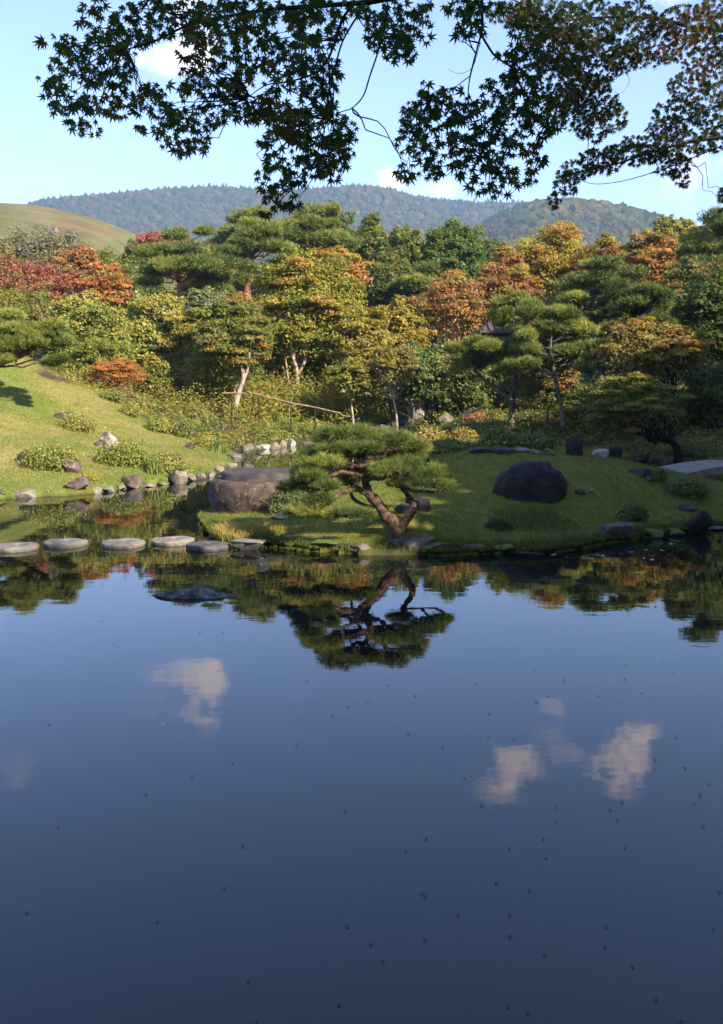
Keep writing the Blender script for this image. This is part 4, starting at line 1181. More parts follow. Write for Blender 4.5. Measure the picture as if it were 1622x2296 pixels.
# ------------------------------------------------------------------ rocks
ROCKS = [
    # label, u, v_base, w, h, material, seed, options
    ('dark domed boulder half hidden behind the left azalea', 62, 1040, 60, 30, 'rock_dark', 1, dict(cuts=4, smooth=True)),
    ('brown lumpy boulder on the right of the left azalea', 146, 1061, 62, 34, 'rock_brown', 2, dict(cuts=8)),
    ('dark flat boulder highest on the lawn behind the clipped azalea', 142, 942, 56, 18, 'rock_dark', 3, dict(cuts=5, smooth=True)),
    ('pointed white streaked standing rock behind the wide azalea', 238, 1008, 58, 46, 'rock_streak', 4, dict(cuts=6, depth=.6, peak=.72, rough=.3)),
    ('small dark rock tip sitting on top of the pointed white streaked rock', 243, 972, 22, 15, 'rock_moss', 5, dict(cuts=7, D=31.0)),
    ('small dark rock alone on the lawn left of the iris leaves', 427, 1007, 28, 12, 'rock_dark', 6, dict(cuts=7)),
    ('flat dark stone showing between the two lower azaleas', 388, 1030, 40, 12, 'rock_dark', 7, dict(cuts=7)),
    ('long pale brown stone at the left end of the water edge', 47, 1117, 72, 19, 'rock_grey', 8, dict(cuts=5)),
    ('small round brown stone cut by the left edge of the water', 2, 1119, 18, 10, 'rock_brown', 9, dict(cuts=5)),
    ('large blocky reddish brown stone standing in the water edge', 170, 1108, 66, 30, 'rock_brown', 10, dict(cuts=6, depth=.6)),
    ('dark cream mottled stone right of the blocky reddish stone', 212, 1107, 36, 17, 'rock_grey', 11, dict(cuts=10)),
    ('slanted cream mottled stone in the left water edge', 242, 1104, 34, 14, 'rock_grey', 12, dict(cuts=9)),
    ('low rounded tan stone left of the tent shaped stone', 268, 1099, 26, 12, 'rock_grey', 13, dict(cuts=6)),
    ('tent shaped grey brown stone at the left water edge', 293, 1096, 54, 32, 'rock_brown', 14, dict(cuts=14, depth=.6)),
    ('flat low stone right of the tent shaped stone', 331, 1093, 34, 9, 'rock_grey', 15, dict(cuts=6)),
    ('dark flat ledge stone left of the big white stone', 365, 1088, 26, 9, 'rock_moss', 16, dict(cuts=6)),
    ('small brown stone leaning on the big white stone', 386, 1080, 20, 20, 'rock_brown', 17, dict(cuts=8)),
    ('big white angular stone in the lawn water edge', 402, 1085, 46, 32, 'rock_pale', 18, dict(cuts=14)),
    ('rounded pale stone right of the big white stone', 428, 1079, 26, 18, 'rock_pale', 19, dict(cuts=7)),
    ('rounded tan stone third after the big white stone', 449, 1075, 24, 14, 'rock_grey', 20, dict(cuts=6)),
    ('rounded tan stone fourth after the big white stone', 470, 1070, 24, 13, 'rock_grey', 21, dict(cuts=6)),
    ('knobbly tan stone where the shore turns towards the stream', 491, 1062, 26, 18, 'rock_grey', 22, dict(cuts=8)),
    ('flat cream slab in the bend of the shore', 514, 1048, 36, 13, 'rock_pale', 23, dict(cuts=6)),
    ('small tan stone above the flat cream slab', 528, 1038, 26, 13, 'rock_grey', 24, dict(cuts=8)),
    ('reddish flat stone at the tip of the lawn', 524, 1026, 32, 10, 'rock_brown', 25, dict(cuts=6)),
    ('pale squarish stone at the tip of the lawn', 552, 1020, 34, 22, 'rock_pale', 26, dict(cuts=12)),
    ('small brown ledge stone right of the pale squarish stone', 574, 1010, 24, 10, 'rock_grey', 27, dict(cuts=8)),
    ('jagged mottled stone left of the leaning cream stone', 594, 1008, 28, 18, 'rock_streak', 28, dict(cuts=12)),
    ('leaning cream shore stone at the far end of the pond', 614, 1007, 30, 24, 'rock_pale', 29, dict(cuts=12)),
    ('tall upright cream stone at the far end of the pond', 632, 1003, 24, 28, 'rock_pale', 30, dict(cuts=14)),
    ('upright stone with a dark hollow at the far end of the pond', 654, 1001, 22, 26, 'rock_streak', 31, dict(cuts=12)),
    ('flat mossy shore stone right of the upright dark hollow stone', 690, 998, 36, 12, 'rock_moss', 32, dict(cuts=7)),
    ('flat white stone on the slope under the handrail maple', 573, 922, 40, 10, 'rock_pale', 33, dict(cuts=6)),
    ('pale angular stone on the slope above the handrail', 545, 905, 24, 18, 'rock_pale', 34, dict(cuts=10)),
    ('long flat step stone on the slope by the second handrail post', 618, 932, 46, 10, 'rock_grey', 35, dict(cuts=5)),
    ('flat pale step stone below the third handrail post', 668, 940, 40, 10, 'rock_pale', 36, dict(cuts=5)),
    ('grey rounded rock below the lower end of the handrail', 715, 950, 34, 14, 'rock_dark', 37, dict(cuts=6)),
    ('white rounded stone beside the lower end of the handrail', 806, 960, 20, 12, 'rock_pale', 38, dict(cuts=6)),
    ('cream boulder at the stream mouth left of the rocks', 833, 977, 24, 20, 'rock_pale', 39, dict(cuts=10)),
    ('mossy brown ledge at the left of the stream rocks', 845, 905, 60, 26, 'rock_moss', 40, dict(cuts=10)),
    ('tall cracked grey pink rock standing beside the stream', 936, 940, 44, 72, 'rock_streak', 41, dict(cuts=18, depth=.7)),
    ('dark narrow rock right of the tall cracked rock', 965, 938, 26, 42, 'rock_dark', 42, dict(cuts=12)),
    ('rounded grey rock behind the tall cracked rock', 905, 885, 46, 26, 'rock_moss', 43, dict(cuts=6)),
    ('big dark rock at the foot of the tall cracked rock', 902, 958, 56, 40, 'rock_dark', 44, dict(cuts=9)),
    ('dark wedge rock in the stream bed', 880, 972, 48, 32, 'rock_dark', 45, dict(cuts=12)),
    ('mossy dark boulder right of the stream', 1000, 950, 48, 28, 'rock_moss', 46, dict(cuts=7)),
    ('black ledge stone over which the stream drops', 985, 902, 44, 14, 'rock_black', 47, dict(cuts=7)),
    ('brown pitted stone at the stream mouth', 862, 978, 30, 26, 'rock_brown', 48, dict(cuts=10)),
    ('flat mossy yellow stone on the bank behind the island', 980, 1010, 50, 14, 'rock_moss', 49, dict(cuts=5)),
    ('low dark stone in the far water edge behind the island, left one', 1085, 1018, 62, 16, 'rock_dark', 50, dict(cuts=6)),
    ('long dark stone in the far water edge behind the island', 1130, 1020, 54, 18, 'rock_dark', 51, dict(cuts=7)),
    ('white topped stone in the far water edge behind the island', 1170, 1018, 40, 18, 'rock_pale', 52, dict(cuts=10)),
    ('small grey stone right of the white topped stone', 1202, 1020, 26, 14, 'rock_grey', 53, dict(cuts=9)),
    ('mossy small stone left of the black standing boulder', 1232, 1022, 30, 16, 'rock_moss', 54, dict(cuts=6)),
    ('black standing boulder on the shaded bank across the water', 1290, 1024, 46, 48, 'rock_black', 55, dict(cuts=12)),
    ('pale cracked stone right of the black standing boulder', 1345, 1026, 54, 22, 'rock_streak', 56, dict(cuts=9)),
    ('dark boulder with one white patch in the shaded bank', 1385, 1030, 50, 28, 'rock_black', 57, dict(cuts=8)),
    ('low dark stone near the leaning maple on the right bank', 1445, 1036, 50, 18, 'rock_dark', 58, dict(cuts=7)),
    ('grey stone at the root of the forked leaning maple', 1500, 1040, 44, 22, 'rock_dark', 59, dict(cuts=8)),
    ('large black boulder on the grassy island', 1196, 1128, 176, 90, 'rock_black', 60, dict(cuts=0, depth=.8, sub=5, rough=.24, bury=.32, smooth=True, boxy=.16)),
    ('small grey stone right of the large black boulder', 1302, 1112, 30, 14, 'rock_dark', 61, dict(cuts=9)),
    ('tiny white stone on the island grass', 1325, 1107, 18, 14, 'rock_pale', 62, dict(cuts=9)),
    ('dark round boulder behind the forked root of the island pine', 938, 1150, 62, 44, 'rock_black', 63, dict(cuts=5, smooth=True)),
    ('grey stone leaning against the dark round boulder', 905, 1150, 44, 26, 'rock_dark', 64, dict(cuts=8)),
    ('dark boulder behind the right side of the island pine crown', 945, 1050, 44, 26, 'rock_black', 65, dict(cuts=5, smooth=True)),
    ('big worn grey pink stone at the foot of the island pine', 916, 1232, 128, 42, 'rock_brown', 66, dict(cuts=7, depth=.7, smooth=False, bury=.45, rough=.12, flat_top=.35)),
    ('mossy flat stone in the island edge left of the pine foot', 742, 1232, 100, 18, 'rock_moss', 67, dict(cuts=5)),
    ('long mossy stone at the water right below the pine foot', 985, 1246, 96, 16, 'rock_moss', 79, dict(cuts=5, smooth=True)),
    ('low brown stone in the island edge right of the pine foot', 1070, 1245, 60, 10, 'rock_brown', 80, dict(cuts=6)),
    ('mossy lump in the island edge between pine foot and sedge', 1130, 1245, 50, 12, 'rock_moss', 81, dict(cuts=4, smooth=True)),
    ('small mossy stone in the island edge below the pine', 812, 1236, 46, 18, 'rock_moss', 68, dict(cuts=6)),
    ('pale stone half buried behind the golden grass', 635, 1168, 62, 18, 'rock_grey', 69, dict(cuts=7)),
    ('flat bluish grey rock in the right front edge of the island', 1392, 1212, 104, 34, 'rock_flat', 70, dict(cuts=7, depth=.8, flat_top=.5)),
    ('low mossy rock in the island edge right of the bluish rock', 1470, 1207, 56, 20, 'rock_moss', 71, dict(cuts=5)),
    ('mossy rounded stone near the right end of the island edge', 1515, 1203, 52, 18, 'rock_moss', 72, dict(cuts=5)),
    ('black angular boulder at the right end of the island', 1572, 1198, 62, 54, 'rock_black', 73, dict(cuts=9)),
    ('dark flat stone on top of the black angular boulder', 1548, 1150, 50, 18, 'rock_dark', 74, dict(cuts=6)),
    ('flat wet stone lying in the water before the right grass edge', 1180, 1248, 84, 10, 'rock_flat', 75, dict(cuts=5)),
    ('dark abutment stone where the stone bridge meets the island', 1440, 1072, 56, 22, 'rock_dark', 76, dict(cuts=8)),
    ('small stone below the dark abutment stone', 1458, 1082, 26, 14, 'rock_dark', 77, dict(cuts=8)),
    ('flat dark rock at the water line below the right boulder', 1605, 1190, 50, 10, 'rock_flat', 78, dict(cuts=5)),
]
for (lb, u, v, w, h, mt, sd_, op) in ROCKS:
    op = dict(op)
    if 580 < u < 700 and v < 1012: h *= .72; w *= .95; op.setdefault('bury', .35)
    if 'smooth' not in op: op['smooth'] = False
    rock('rock' if w < 60 else 'boulder', lb, u, v, w, h, mt, 700 + sd_, **op)

# flat mossy rock lying in the open water
g_ = Geo(); b_ = G(452, 1330)
rock_mesh(g_, b_ + np.array([.02, .05, -.03]), (1.2, .72, .26), 31, 5, 3, .28, 0.05)
tag(g_.build('water_rock', noise_mat('rock_in_water', (.04, .03, .03), (.21, .175, .17), 9, bump=1.0, bscale=18, bdist=.06, lich=(.36, .34, .31), lich_t=.6), loc=tuple(b_), smooth=True), 'low flat rock with a green moss patch in open water', 'rock')
WR = bpy.data.objects['water_rock']
WRV = np.array([v_.co[:] for v_ in WR.data.vertices]) + b_
g_ = Geo(); rng = np.random.default_rng(3)
mp_ = []
for (dx, dy, r, h) in ((.16, .02, .15, .105), (.27, 0, .10, .085), (.05, .06, .12, .125), (-.16, .04, .06, .125), (.22, -.10, .06, .075)):
    v, f = ICO[3]
    vv = v * np.array([r, r * .5, .022]) * (1 + .35 * fbm(v * 2.5 + r * 9, 3, 2)[:, None])
    px_, py_ = b_[0] + dx, b_[1] + dy
    co = WRV[np.argsort((WRV[:, 0] - px_) ** 2 + (WRV[:, 1] - py_) ** 2 - (WRV[:, 2] > 0) * .001)[:14]]
    g_.add(vv + np.array([px_, py_, co[:, 2].max() - .006]), None, f)
M['moss'] = noise_mat('moss', (.035, .07, .008), (.10, .15, .02), 20, bump=1.0, bscale=60, rough=1)
g_.build('moss', M['moss'], WR, smooth=True)


# round foundation stone with a raised disc
def drum():
    c = P(580, 1165, 18.2); c[2] = g1(c[0], c[1]) * .3
    c = np.array([c[0], 18.2, .02])
    scl = 18.2 / FOC
    R = 112 * scl; zt = P(0, 1088, 18.2 - R)[2]; 
    zd = zt + .16
    prof = [(.86 * R, -.25), (.92 * R, .05), (1.0 * R, zt * .45), (1.0 * R, zt * .7), (.95 * R, zt * .93), (.90 * R, zt), (.83 * R, zt + .015), (.76 * R, zt + .02), (.75 * R, zt + .05), (.72 * R, zd - .02), (.67 * R, zd), (.3 * R, zd + .005), (0.001, zd + .01)]
    seg = 72
    root = empty('foundation_stone', c, 'huge round temple foundation stone with a raised disc on top at the island tip', 'stone')
    for part, sl in (('drum', prof[:8]), ('disc', prof[7:])):
        pr_ = np.array(sl); 
        t = np.linspace(0, len(pr_) - 1, len(pr_) * 4)
        pr_ = np.stack([np.interp(t, range(len(sl)), pr_[:, 0]), np.interp(t, range(len(sl)), pr_[:, 1])], 1)
        th = np.arange(seg) / seg * 2 * math.pi
        V = np.stack([pr_[:, 0][:, None] * np.cos(th), pr_[:, 0][:, None] * np.sin(th), pr_[:, 1][:, None] + 0 * th], -1)
        nz_ = fbm(V.reshape(-1, 3) * 2.2, 5, 77).reshape(V.shape[:2])
        V[..., :2] *= (1 + .035 * nz_[..., None]); V[..., 2] += .015 * nz_
        n_, s_ = V.shape[:2]
        i = np.arange(n_ - 1)[:, None] * s_; j = np.arange(s_)[None]; j2 = (j + 1) % s_
        q_ = np.stack([i + j, i + j2, i + s_ + j2, i + s_ + j], -1).reshape(-1, 4)
        mesh_obj(part, V.reshape(-1, 3) + c, q_, M['drum'] if part == 'drum' else M['rock_dark'], root, smooth=True)


drum()

# ------------------------------------------------------------------ stepping stones (old millstones)
MILLS = [(-62, 1240, 94, 10, 'cut by the left edge, first of the row', 0), (38, 1222, 98, 12, 'at the left edge, nearest', 0), (148, 1213, 98, 13, 'second round one in view from the left edge', 0), (277, 1214, 98, 11, 'third round one from the left edge', 0),
         (388, 1208, 97, 9, 'fourth round one, set farthest back', 0), (467, 1219, 101, 12, 'darkest round one, half in the shade', 0)]
for i, (u, v, w, th_, lb, _) in enumerate(MILLS):
    rng = np.random.default_rng(800 + i)
    zt = .06
    c = G(u, v, zt); r = w / 2 / FOC * c[1]
    seg = 48; th = np.arange(seg) / seg * 2 * math.pi
    prof = [(r * .9, -.14), (r * .97, 0), (r, zt * .5), (r * .985, zt * .9), (r * .95, zt), (r * .6, zt + .004), (r * .2, zt + .004), (r * .15, zt - .02), (.001, zt - .025)]
    V = np.array([[(p_[0] * math.cos(t), p_[0] * math.sin(t), p_[1]) for t in th] for p_ in prof])
    nz_ = fbm(V.reshape(-1, 3) * 7 + i * 5, 4, i).reshape(V.shape[:2])
    V[..., :2] *= 1 + .03 * nz_[..., None]; V[..., 2] += .012 * nz_ * (V[..., 2] > 0)
    V[:, :, 2] += (V[:, :, 0] * rng.normal() * .02 + V[:, :, 1] * rng.normal() * .02)
    n_, s_ = V.shape[:2]
    ii_ = np.arange(n_ - 1)[:, None] * s_; j = np.arange(s_)[None]; j2 = (j + 1) % s_
    q_ = np.stack([ii_ + j, ii_ + j2, ii_ + s_ + j2, ii_ + s_ + j], -1).reshape(-1, 4)
    mt = M['mill'] if i < 5 else M['rock_flat']
    o_ = mesh_obj('stepping_stone', V.reshape(-1, 3) + np.array([c[0], c[1], 0]), q_, mt, loc=(c[0], c[1], 0), smooth=True)
    tag(o_, 'round millstone stepping stone in the pond, ' + lb, 'stepping stone', 'millstone stepping stones across the pond')
for (u, v, w, dpt, lb, sd_, mt) in ((557, 1212, 84, .8, 'irregular grey step stone between the last millstone and the island slab', 5, 'mill'), (652, 1202, 104, .9, 'broad brown slab step against the island edge', 6, 'rock_brown')):
    g_ = Geo(); c = G(u, v, .12); w_ = w / FOC * c[1]
    rock_mesh(g_, c + np.array([0, 0, -.07]), (w_, w_ * dpt, .26), sd_, 4, 6, .05, 0, .35)
    tag(g_.build('stepping_stone', M[mt], loc=tuple(c)), lb, 'stepping stone')

# ------------------------------------------------------------------ stone bridge
def bridge():
    # a gently arched granite slab from the island to the right bank
    a = P(1448, 1066, 23.2); e = P(1790, 1066, 25.5)
    n = 24; t = np.linspace(0, 1, n)
    ctr = a[None] * (1 - t[:, None]) + e[None] * t[:, None]
    ctr[:, 2] = .20 + .26 * np.sin(t * math.pi)
    ctr[:, :2] += 0
    wy = .62
    root_l = tuple(a)
    th = .17
    dr = norm((e - a) * np.array([1, 1, 0])); sd_ = np.array([-dr[1], dr[0], 0]) * wy
    rows = []
    for o1, o2 in ((-1, 0), (1, 0), (1, -th), (-1, -th)):
        rows.append(ctr + sd_ * o1 + np.array([0, 0, o2]))
    V = np.stack(rows, 1)
    V = V + .012 * fbm(V.reshape(-1, 3) * 4, 4, 3).reshape(V.shape[:2])[..., None]
    i = np.arange(n - 1)[:, None] * 4; j = np.arange(4)[None]; j2 = (j + 1) % 4
    q_ = np.stack([i + j, i + 4 + j, i + 4 + j2, i + j2], -1).reshape(-1, 4)
    q_ = np.vstack([q_, [[0, 1, 2, 3]], [[(n - 1) * 4 + 3, (n - 1) * 4 + 2, (n - 1) * 4 + 1, (n - 1) * 4]]])
    o_ = mesh_obj('stone_bridge', V.reshape(-1, 3), q_, M['mill'], loc=root_l)
    tag(o_, 'gently arched pale granite slab bridge leaving the island to the right', 'bridge')


bridge()

# ------------------------------------------------------------------ handrail and fallen poles
def handrail(pts, posts, D, label):
    path = px_path(pts, D)
    root = empty('handrail', (path[0][0], path[0][1], g1(path[0][0], path[0][1])), label, 'handrail')
    g_ = Geo(); tube(g_, path, [.034, .032, .03, .024], 7, n=30, rough=.25, seed=3); g_.build('rail', M['wood'], root, smooth=True)
    for u in posts:
        us = [p_[0] for p_ in pts]; vs = [p_[1] for p_ in pts]
        tp = P(u, np.interp(u, us, vs), D)
        g_ = Geo(); tube(g_, [(tp[0], tp[1], g1(tp[0], tp[1]) - .2), (tp[0] + .01, tp[1], tp[2] - .03)], [.03, .028], 7, n=5); g_.build('post', M['wood_dark'], root)


handrail([(552, 878), (600, 890), (652, 903), (705, 913), (752, 924), (762, 926), (770, 932), (786, 934)], (580, 652, 706, 751), 39, 'sloping crooked wooden handrail running down to the stream')
handrail([(498, 882), (525, 881), (553, 882)], (519,), 40, 'short level wooden handrail crossing the bent maple trunk')
g_ = Geo(); tube(g_, px_path([(1030, 932), (1060, 922), (1084, 912)], 37), [.05, .06, .045], 6, n=10, rough=.2); tag(g_.build('fallen_pole', M['grey_bark'], loc=tuple(P(1030, 932, 37))), 'pale pole lying beside the orange dwarf bush', 'pole')
g_ = Geo(); tube(g_, px_path([(1247, 1018), (1238, 1005), (1222, 985)], 31), [.02, .016, .01], 5, n=8); tag(g_.build('bare_twig', M['grey_bark'], loc=tuple(P(1247, 1018, 31))), 'pale bare twig leaning left of the black standing boulder', 'twig')
g_ = Geo()
tube(g_, px_path([(1537, 770), (1535, 700), (1538, 640)], 43), [.05, .05, .04], 6); tag(g_.build('bamboo_pole', M['wood'], loc=tuple(P(1537, 770, 43))), 'upright tan bamboo pole between the right hand pines', 'pole')

# ------------------------------------------------------------------ stream between the rocks
g_ = Geo()
sp = [P(985, 905, 45), P(980, 925, 43.5), P(950, 950, 42), P(910, 975, 40.5)]
sp = np.array([[p_[0], p_[1], g1(p_[0], p_[1]) + .12] for p_ in sp]); sp[-1, 2] = .02
rs = resample(sp, 14)
V = np.concatenate([rs + np.array([-.45, 0, 0]), rs + np.array([.45, 0, 0])]); n = 14
g_.add(V, [(i, i + n, i + n + 1, i + 1) for i in range(n - 1)])
tag(g_.build('stream', mw, smooth=True), kind='structure')


# ------------------------------------------------------------------ the island pine
def niwaki():
    def Q(cx, cy, dy=0.0):
        u = 504.6 + .3457 * cx; v = 784.9 + .3457 * cy
        return P(u, v, 14.35 + dy)
    b_ = Q(1130, 1150)
    root = empty('garden_pine', (b_[0], b_[1], g1(b_[0], b_[1])), 'spreading trained black pine with forked leaning trunk on the island edge', 'pine tree')
    rng = np.random.default_rng(42)
    L = [  # polyline (cx, cy, depth), radii
        ([(1135, 1185, 0), (1100, 1130, 0), (1045, 1075, 0), (1000, 1000, .02), (945, 945, .05), (925, 900, .1), (910, 850, .12), (930, 800, .1), (945, 755, .05), (935, 700, .05), (900, 640, .1), (870, 590, .1)], [.11, .085, .07, .06, .042, .026], 26),
        ([(1125, 1165, 0), (1165, 1120, -.03), (1195, 1080, -.05), (1222, 1030, -.05), (1215, 985, 0), (1190, 950, 0), (1170, 915, 0), (1150, 890, .05), (1180, 850, .1), (1230, 820, .2)], [.075, .06, .05, .042, .03, .018], 22),
        ([(940, 945, .05), (890, 915, 0), (850, 900, -.1), (790, 915, -.2), (745, 930, -.25), (700, 965, -.3), (665, 1005, -.3), (650, 1030, -.3)], [.055, .045, .04, .03, .02], 16),
        ([(650, 1025, -.3), (600, 1060, -.35), (540, 1080, -.4), (460, 1090, -.4)], [.022, .01], 8),
        ([(660, 1010, -.3), (720, 1060, -.35), (800, 1085, -.4), (870, 1090, -.4)], [.022, .008], 8),
        ([(850, 900, -.1), (850, 860, -.05), (870, 820, 0), (820, 800, 0), (760, 790, -.1), (700, 810, -.2), (640, 815, -.25), (560, 850, -.3), (500, 855, -.3), (440, 845, -.3)], [.045, .035, .028, .02, .01], 22),
        ([(700, 830, -.2), (720, 860, -.2), (715, 885, -.2), (650, 900, -.25), (590, 915, -.3), (540, 920, -.3)], [.025, .018, .008], 12),
        ([(975, 1015, .05), (930, 1015, .15), (870, 990, .2), (835, 965, .2), (820, 930, .2), (825, 860, .25), (840, 800, .3)], [.03, .03, .028, .022, .012], 16),
        ([(915, 840, .12), (960, 830, 0), (1010, 835, -.1), (1060, 815, -.2), (1120, 830, -.2), (1180, 820, -.25), (1220, 800, -.3)], [.045, .035, .03, .02, .01], 16),
        ([(940, 700, .05), (985, 695, 0), (1030, 685, -.05), (1050, 650, -.1), (1100, 645, -.1), (1150, 625, -.15)], [.045, .035, .025, .01], 14),
        ([(935, 715, .05), (890, 745, 0), (850, 745, -.1), (800, 730, -.15), (750, 725, -.15), (690, 695, -.2), (640, 680, -.2), (600, 665, -.2)], [.045, .035, .025, .01], 16),
        ([(905, 650, .1), (850, 640, .2), (780, 605, .1), (760, 590, 0), (820, 575, 0), (880, 560, 0)], [.03, .022, .01], 14),
        ([(780, 605, .1), (720, 580, .1), (640, 580, .1)], [.018, .008], 8),
        ([(1170, 895, 0), (1230, 915, -.1), (1300, 915, -.1), (1370, 922, -.15), (1430, 905, -.2), (1465, 885, -.2)], [.03, .022, .018, .008], 14),
        ([(1280, 915, -.1), (1320, 860, 0), (1350, 835, 0), (1350, 815, 0)], [.02, .008], 8),
        ([(1120, 830, -.2), (1150, 780, 0), (1200, 740, .2), (1250, 700, .3)], [.025, .01], 8),
        ([(900, 740, 0), (840, 770, .3), (760, 770, .5), (660, 770, .6)], [.025, .01], 8),
        ([(945, 750, .1), (1000, 720, .4), (1080, 700, .6), (1160, 670, .7)], [.025, .01], 8),
        ([(870, 640, .1), (930, 600, .4), (1000, 570, .6), (1060, 560, .6)], [.025, .01], 8),
    ]
    g_ = Geo()
    for k_, (pts, rad, n) in enumerate(L):
        path = np.array([Q(*p_) for p_ in pts])
        tube(g_, path, rad, 10 if k_ < 2 else 8, n=n * 2, rough=.32, seed=k_)
    g_.build('trunk', M['pine_bark'], root, smooth=True)
    pads = [(750, 545, .1, 140, 38), (870, 535, .3, 110, 32), (640, 590, .2, 60, 30), (1010, 565, .2, 110, 42), (1100, 585, -.1, 100, 38), (1170, 575, .4, 60, 26), (1225, 625, 0, 85, 36), (1280, 640, .3, 55, 24), (860, 640, -.1, 130, 30), (700, 640, -.1, 100, 36),
            (570, 680, .1, 90, 44), (660, 735, -.3, 100, 40), (540, 755, -.1, 90, 48), (490, 800, .1, 60, 40), (560, 815, -.4, 90, 28), (1070, 640, .5, 90, 26), (1060, 775, -.3, 120, 44), (1170, 745, -.1, 110, 46), (1210, 690, .3, 90, 42), (960, 640, -.3, 60, 22),
            (1110, 690, .5, 80, 30), (1270, 815, -.2, 100, 48), (1370, 800, 0, 80, 44), (1430, 835, .1, 50, 30), (1400, 880, -.2, 75, 26), (1290, 870, -.3, 90, 30), (1130, 875, -.1, 70, 24), (540, 895, -.2, 110, 38), (650, 895, -.4, 90, 32), (470, 870, 0, 50, 28), (450, 1055, -.2, 70, 34),
            (550, 1050, -.4, 110, 40), (640, 1075, -.2, 80, 26), (830, 1060, -.4, 80, 22), (740, 1070, -.3, 70, 20), (400, 900, .1, 60, 34), (610, 980, -.4, 90, 34), (900, 1075, -.3, 60, 18), (790, 860, .2, 60, 28), (760, 690, .3, 100, 30), (860, 690, .4, 60, 20), (900, 790, .4, 70, 20), (1010, 690, .5, 70, 26), (1140, 820, .3, 60, 24)]
    sc_ = .3457 / FOC * 14.35
    p = np.array([Q(a, b2, d) for a, b2, d, _, _ in pads])
    rad = np.array([[w * sc_ * 1.05, w * sc_ * .85, h * sc_ * 1.08] for _, _, _, w, h in pads])
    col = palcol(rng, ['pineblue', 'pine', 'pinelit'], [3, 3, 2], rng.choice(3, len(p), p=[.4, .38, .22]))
    gl = Geo()
    area = rad[:, 0] * rad[:, 1]
    for rep in range(len(p)):
        tf = int(55 + 1250 * area[rep])
        needles(gl, rng, p[rep:rep + 1], rad[rep:rep + 1], tf, 18, .118, .0062, col[rep:rep + 1], spread=.62, bottom=.3)
    o_ = gl.build('crown', M['needle'], root); o_['kind'] = 'stuff'
    # fine twigs inside the pads
    g_ = Geo()
    for q_, r_ in zip(p, rad):
        for _ in range(7):
            a = q_ + np.array([0, 0, -r_[2] * .6]) + rng.normal(size=3) * r_ * np.array([.15, .15, 0])
            e = q_ + rng.uniform(-1, 1, 3) * r_ * np.array([.85, .85, .5])
            tube(g_, limb_path(rng, a, e, 4, .1), [.009, .003], 4)
    g_.build('twigs', M['pine_bark'], root)['kind'] = 'stuff'


niwaki()

# ------------------------------------------------------------------ undergrowth on the slopes
def undergrowth():
    rng = np.random.default_rng(77)
    n = 4200
    u = rng.uniform(-200, 1800, n); y = rng.uniform(21, 62, n)
    x = (u - W0 / 2) / FOC * y
    sdp_ = poly_sd(POND, x, y); sl = poly_sd(LAWN, x, y)
    ok = (sdp_ < -.35) & (sl < -.25)
    x, y = x[ok], y[ok]
    z = ground_h(x, y)
    n = len(x)
    r = rng.uniform(.2, .85, n) ** 1.2
    p = np.stack([x, y, z], -1); rad = np.stack([r, r, r * rng.uniform(.3, .7, n)], -1)
    shady = sstep(2, 8, x - (y - 30) * .1)
    w = rng.uniform(size=n)
    names = ['green', 'lime', 'olive', 'dark', 'yellow', 'rust']
    ki = np.where(w < .32, 0, np.where(w < .5, 1, np.where(w < .68, 2, np.where(w < .84, 3, np.where(w < .95, 4, 5)))))
    col = palcol(rng, names, None, ki)
    g_ = Geo(); foliage(g_, rng, p, rad, 80, .08, col, .5, .6, .3, tri=True)
    m = 520
    u = rng.uniform(150, 850, m); y = rng.uniform(43.2, 50, m); x = (u - W0 / 2) / FOC * y
    r = rng.uniform(.45, 1.0, m); hz_ = rng.uniform(.5, 1.25, m)
    p = np.stack([x, y, ground_h(x, y) + hz_ * .5], -1); rad = np.stack([r, r, hz_], -1)
    col = palcol(rng, ['lime', 'yellow', 'olive', 'green'], None, rng.choice(4, m, p=[.36, .24, .22, .18]))
    foliage(g_, rng, p, rad, 260, .085, col, .45, .6, .5, tri=True)
    o_ = g_.build('undergrowth', M['leaf']); tag(o_, 'mixed low leafy ground cover over the banks under the trees', 'undergrowth', kind='stuff')


undergrowth()


def grass(name, label, poly, n, hmin, hmax, wd, cols, seed, lean=.5, ymax=60, cond=None):
    rng = np.random.default_rng(seed)
    pl = np.array(poly); lo, hi = pl.min(0), pl.max(0)
    lo[0] = max(lo[0], -16); hi[1] = min(hi[1], ymax)
    x = rng.uniform(lo[0], hi[0], n * 2); y = rng.uniform(lo[1], hi[1], n * 2)
    ok = (np.abs(x) < .42 * y + .5)
    x, y = x[ok], y[ok]
    ok = poly_sd(poly, x, y) > .02
    x, y = x[ok][:n], y[ok][:n]
    z = ground_h(x, y); ok = z > 0.02
    x, y, z = x[ok], y[ok], z[ok]; n = len(x)
    pn = fbm(np.stack([x, y, x * 0], -1) * .9, 4, seed) * .5 + .5
    h = hmin + (hmax - hmin) * rng.uniform(size=n) ** 2 * (.4 + 1.2 * pn)
    b_ = np.stack([x, y, z - .01], -1)
    ln = rng.normal(size=(n, 2)) * lean
    s_ = norm(np.concatenate([rng.normal(size=(n, 2)), np.zeros((n, 1))], 1)) * wd / 2
    tip = b_ + np.concatenate([ln, np.ones((n, 1))], 1) * h[:, None]
    v = np.stack([b_ - s_, b_ + s_, tip], 1).reshape(-1, 3)
    ci = np.clip(sstep(.3, .7, pn + rng.normal(size=n) * .12)[:, None], 0, 1)
    c = np.array(cols[0]) * (1 - ci) + np.array(cols[1]) * ci
    c = c * rng.uniform(.75, 1.25, (n, 1))
    o_ = mesh_obj(name, v, [np.arange(n * 3).reshape(n, 3)], M['grass'], col=np.repeat(c, 3, 0))
    tag(o_, label, 'grass', kind='stuff')


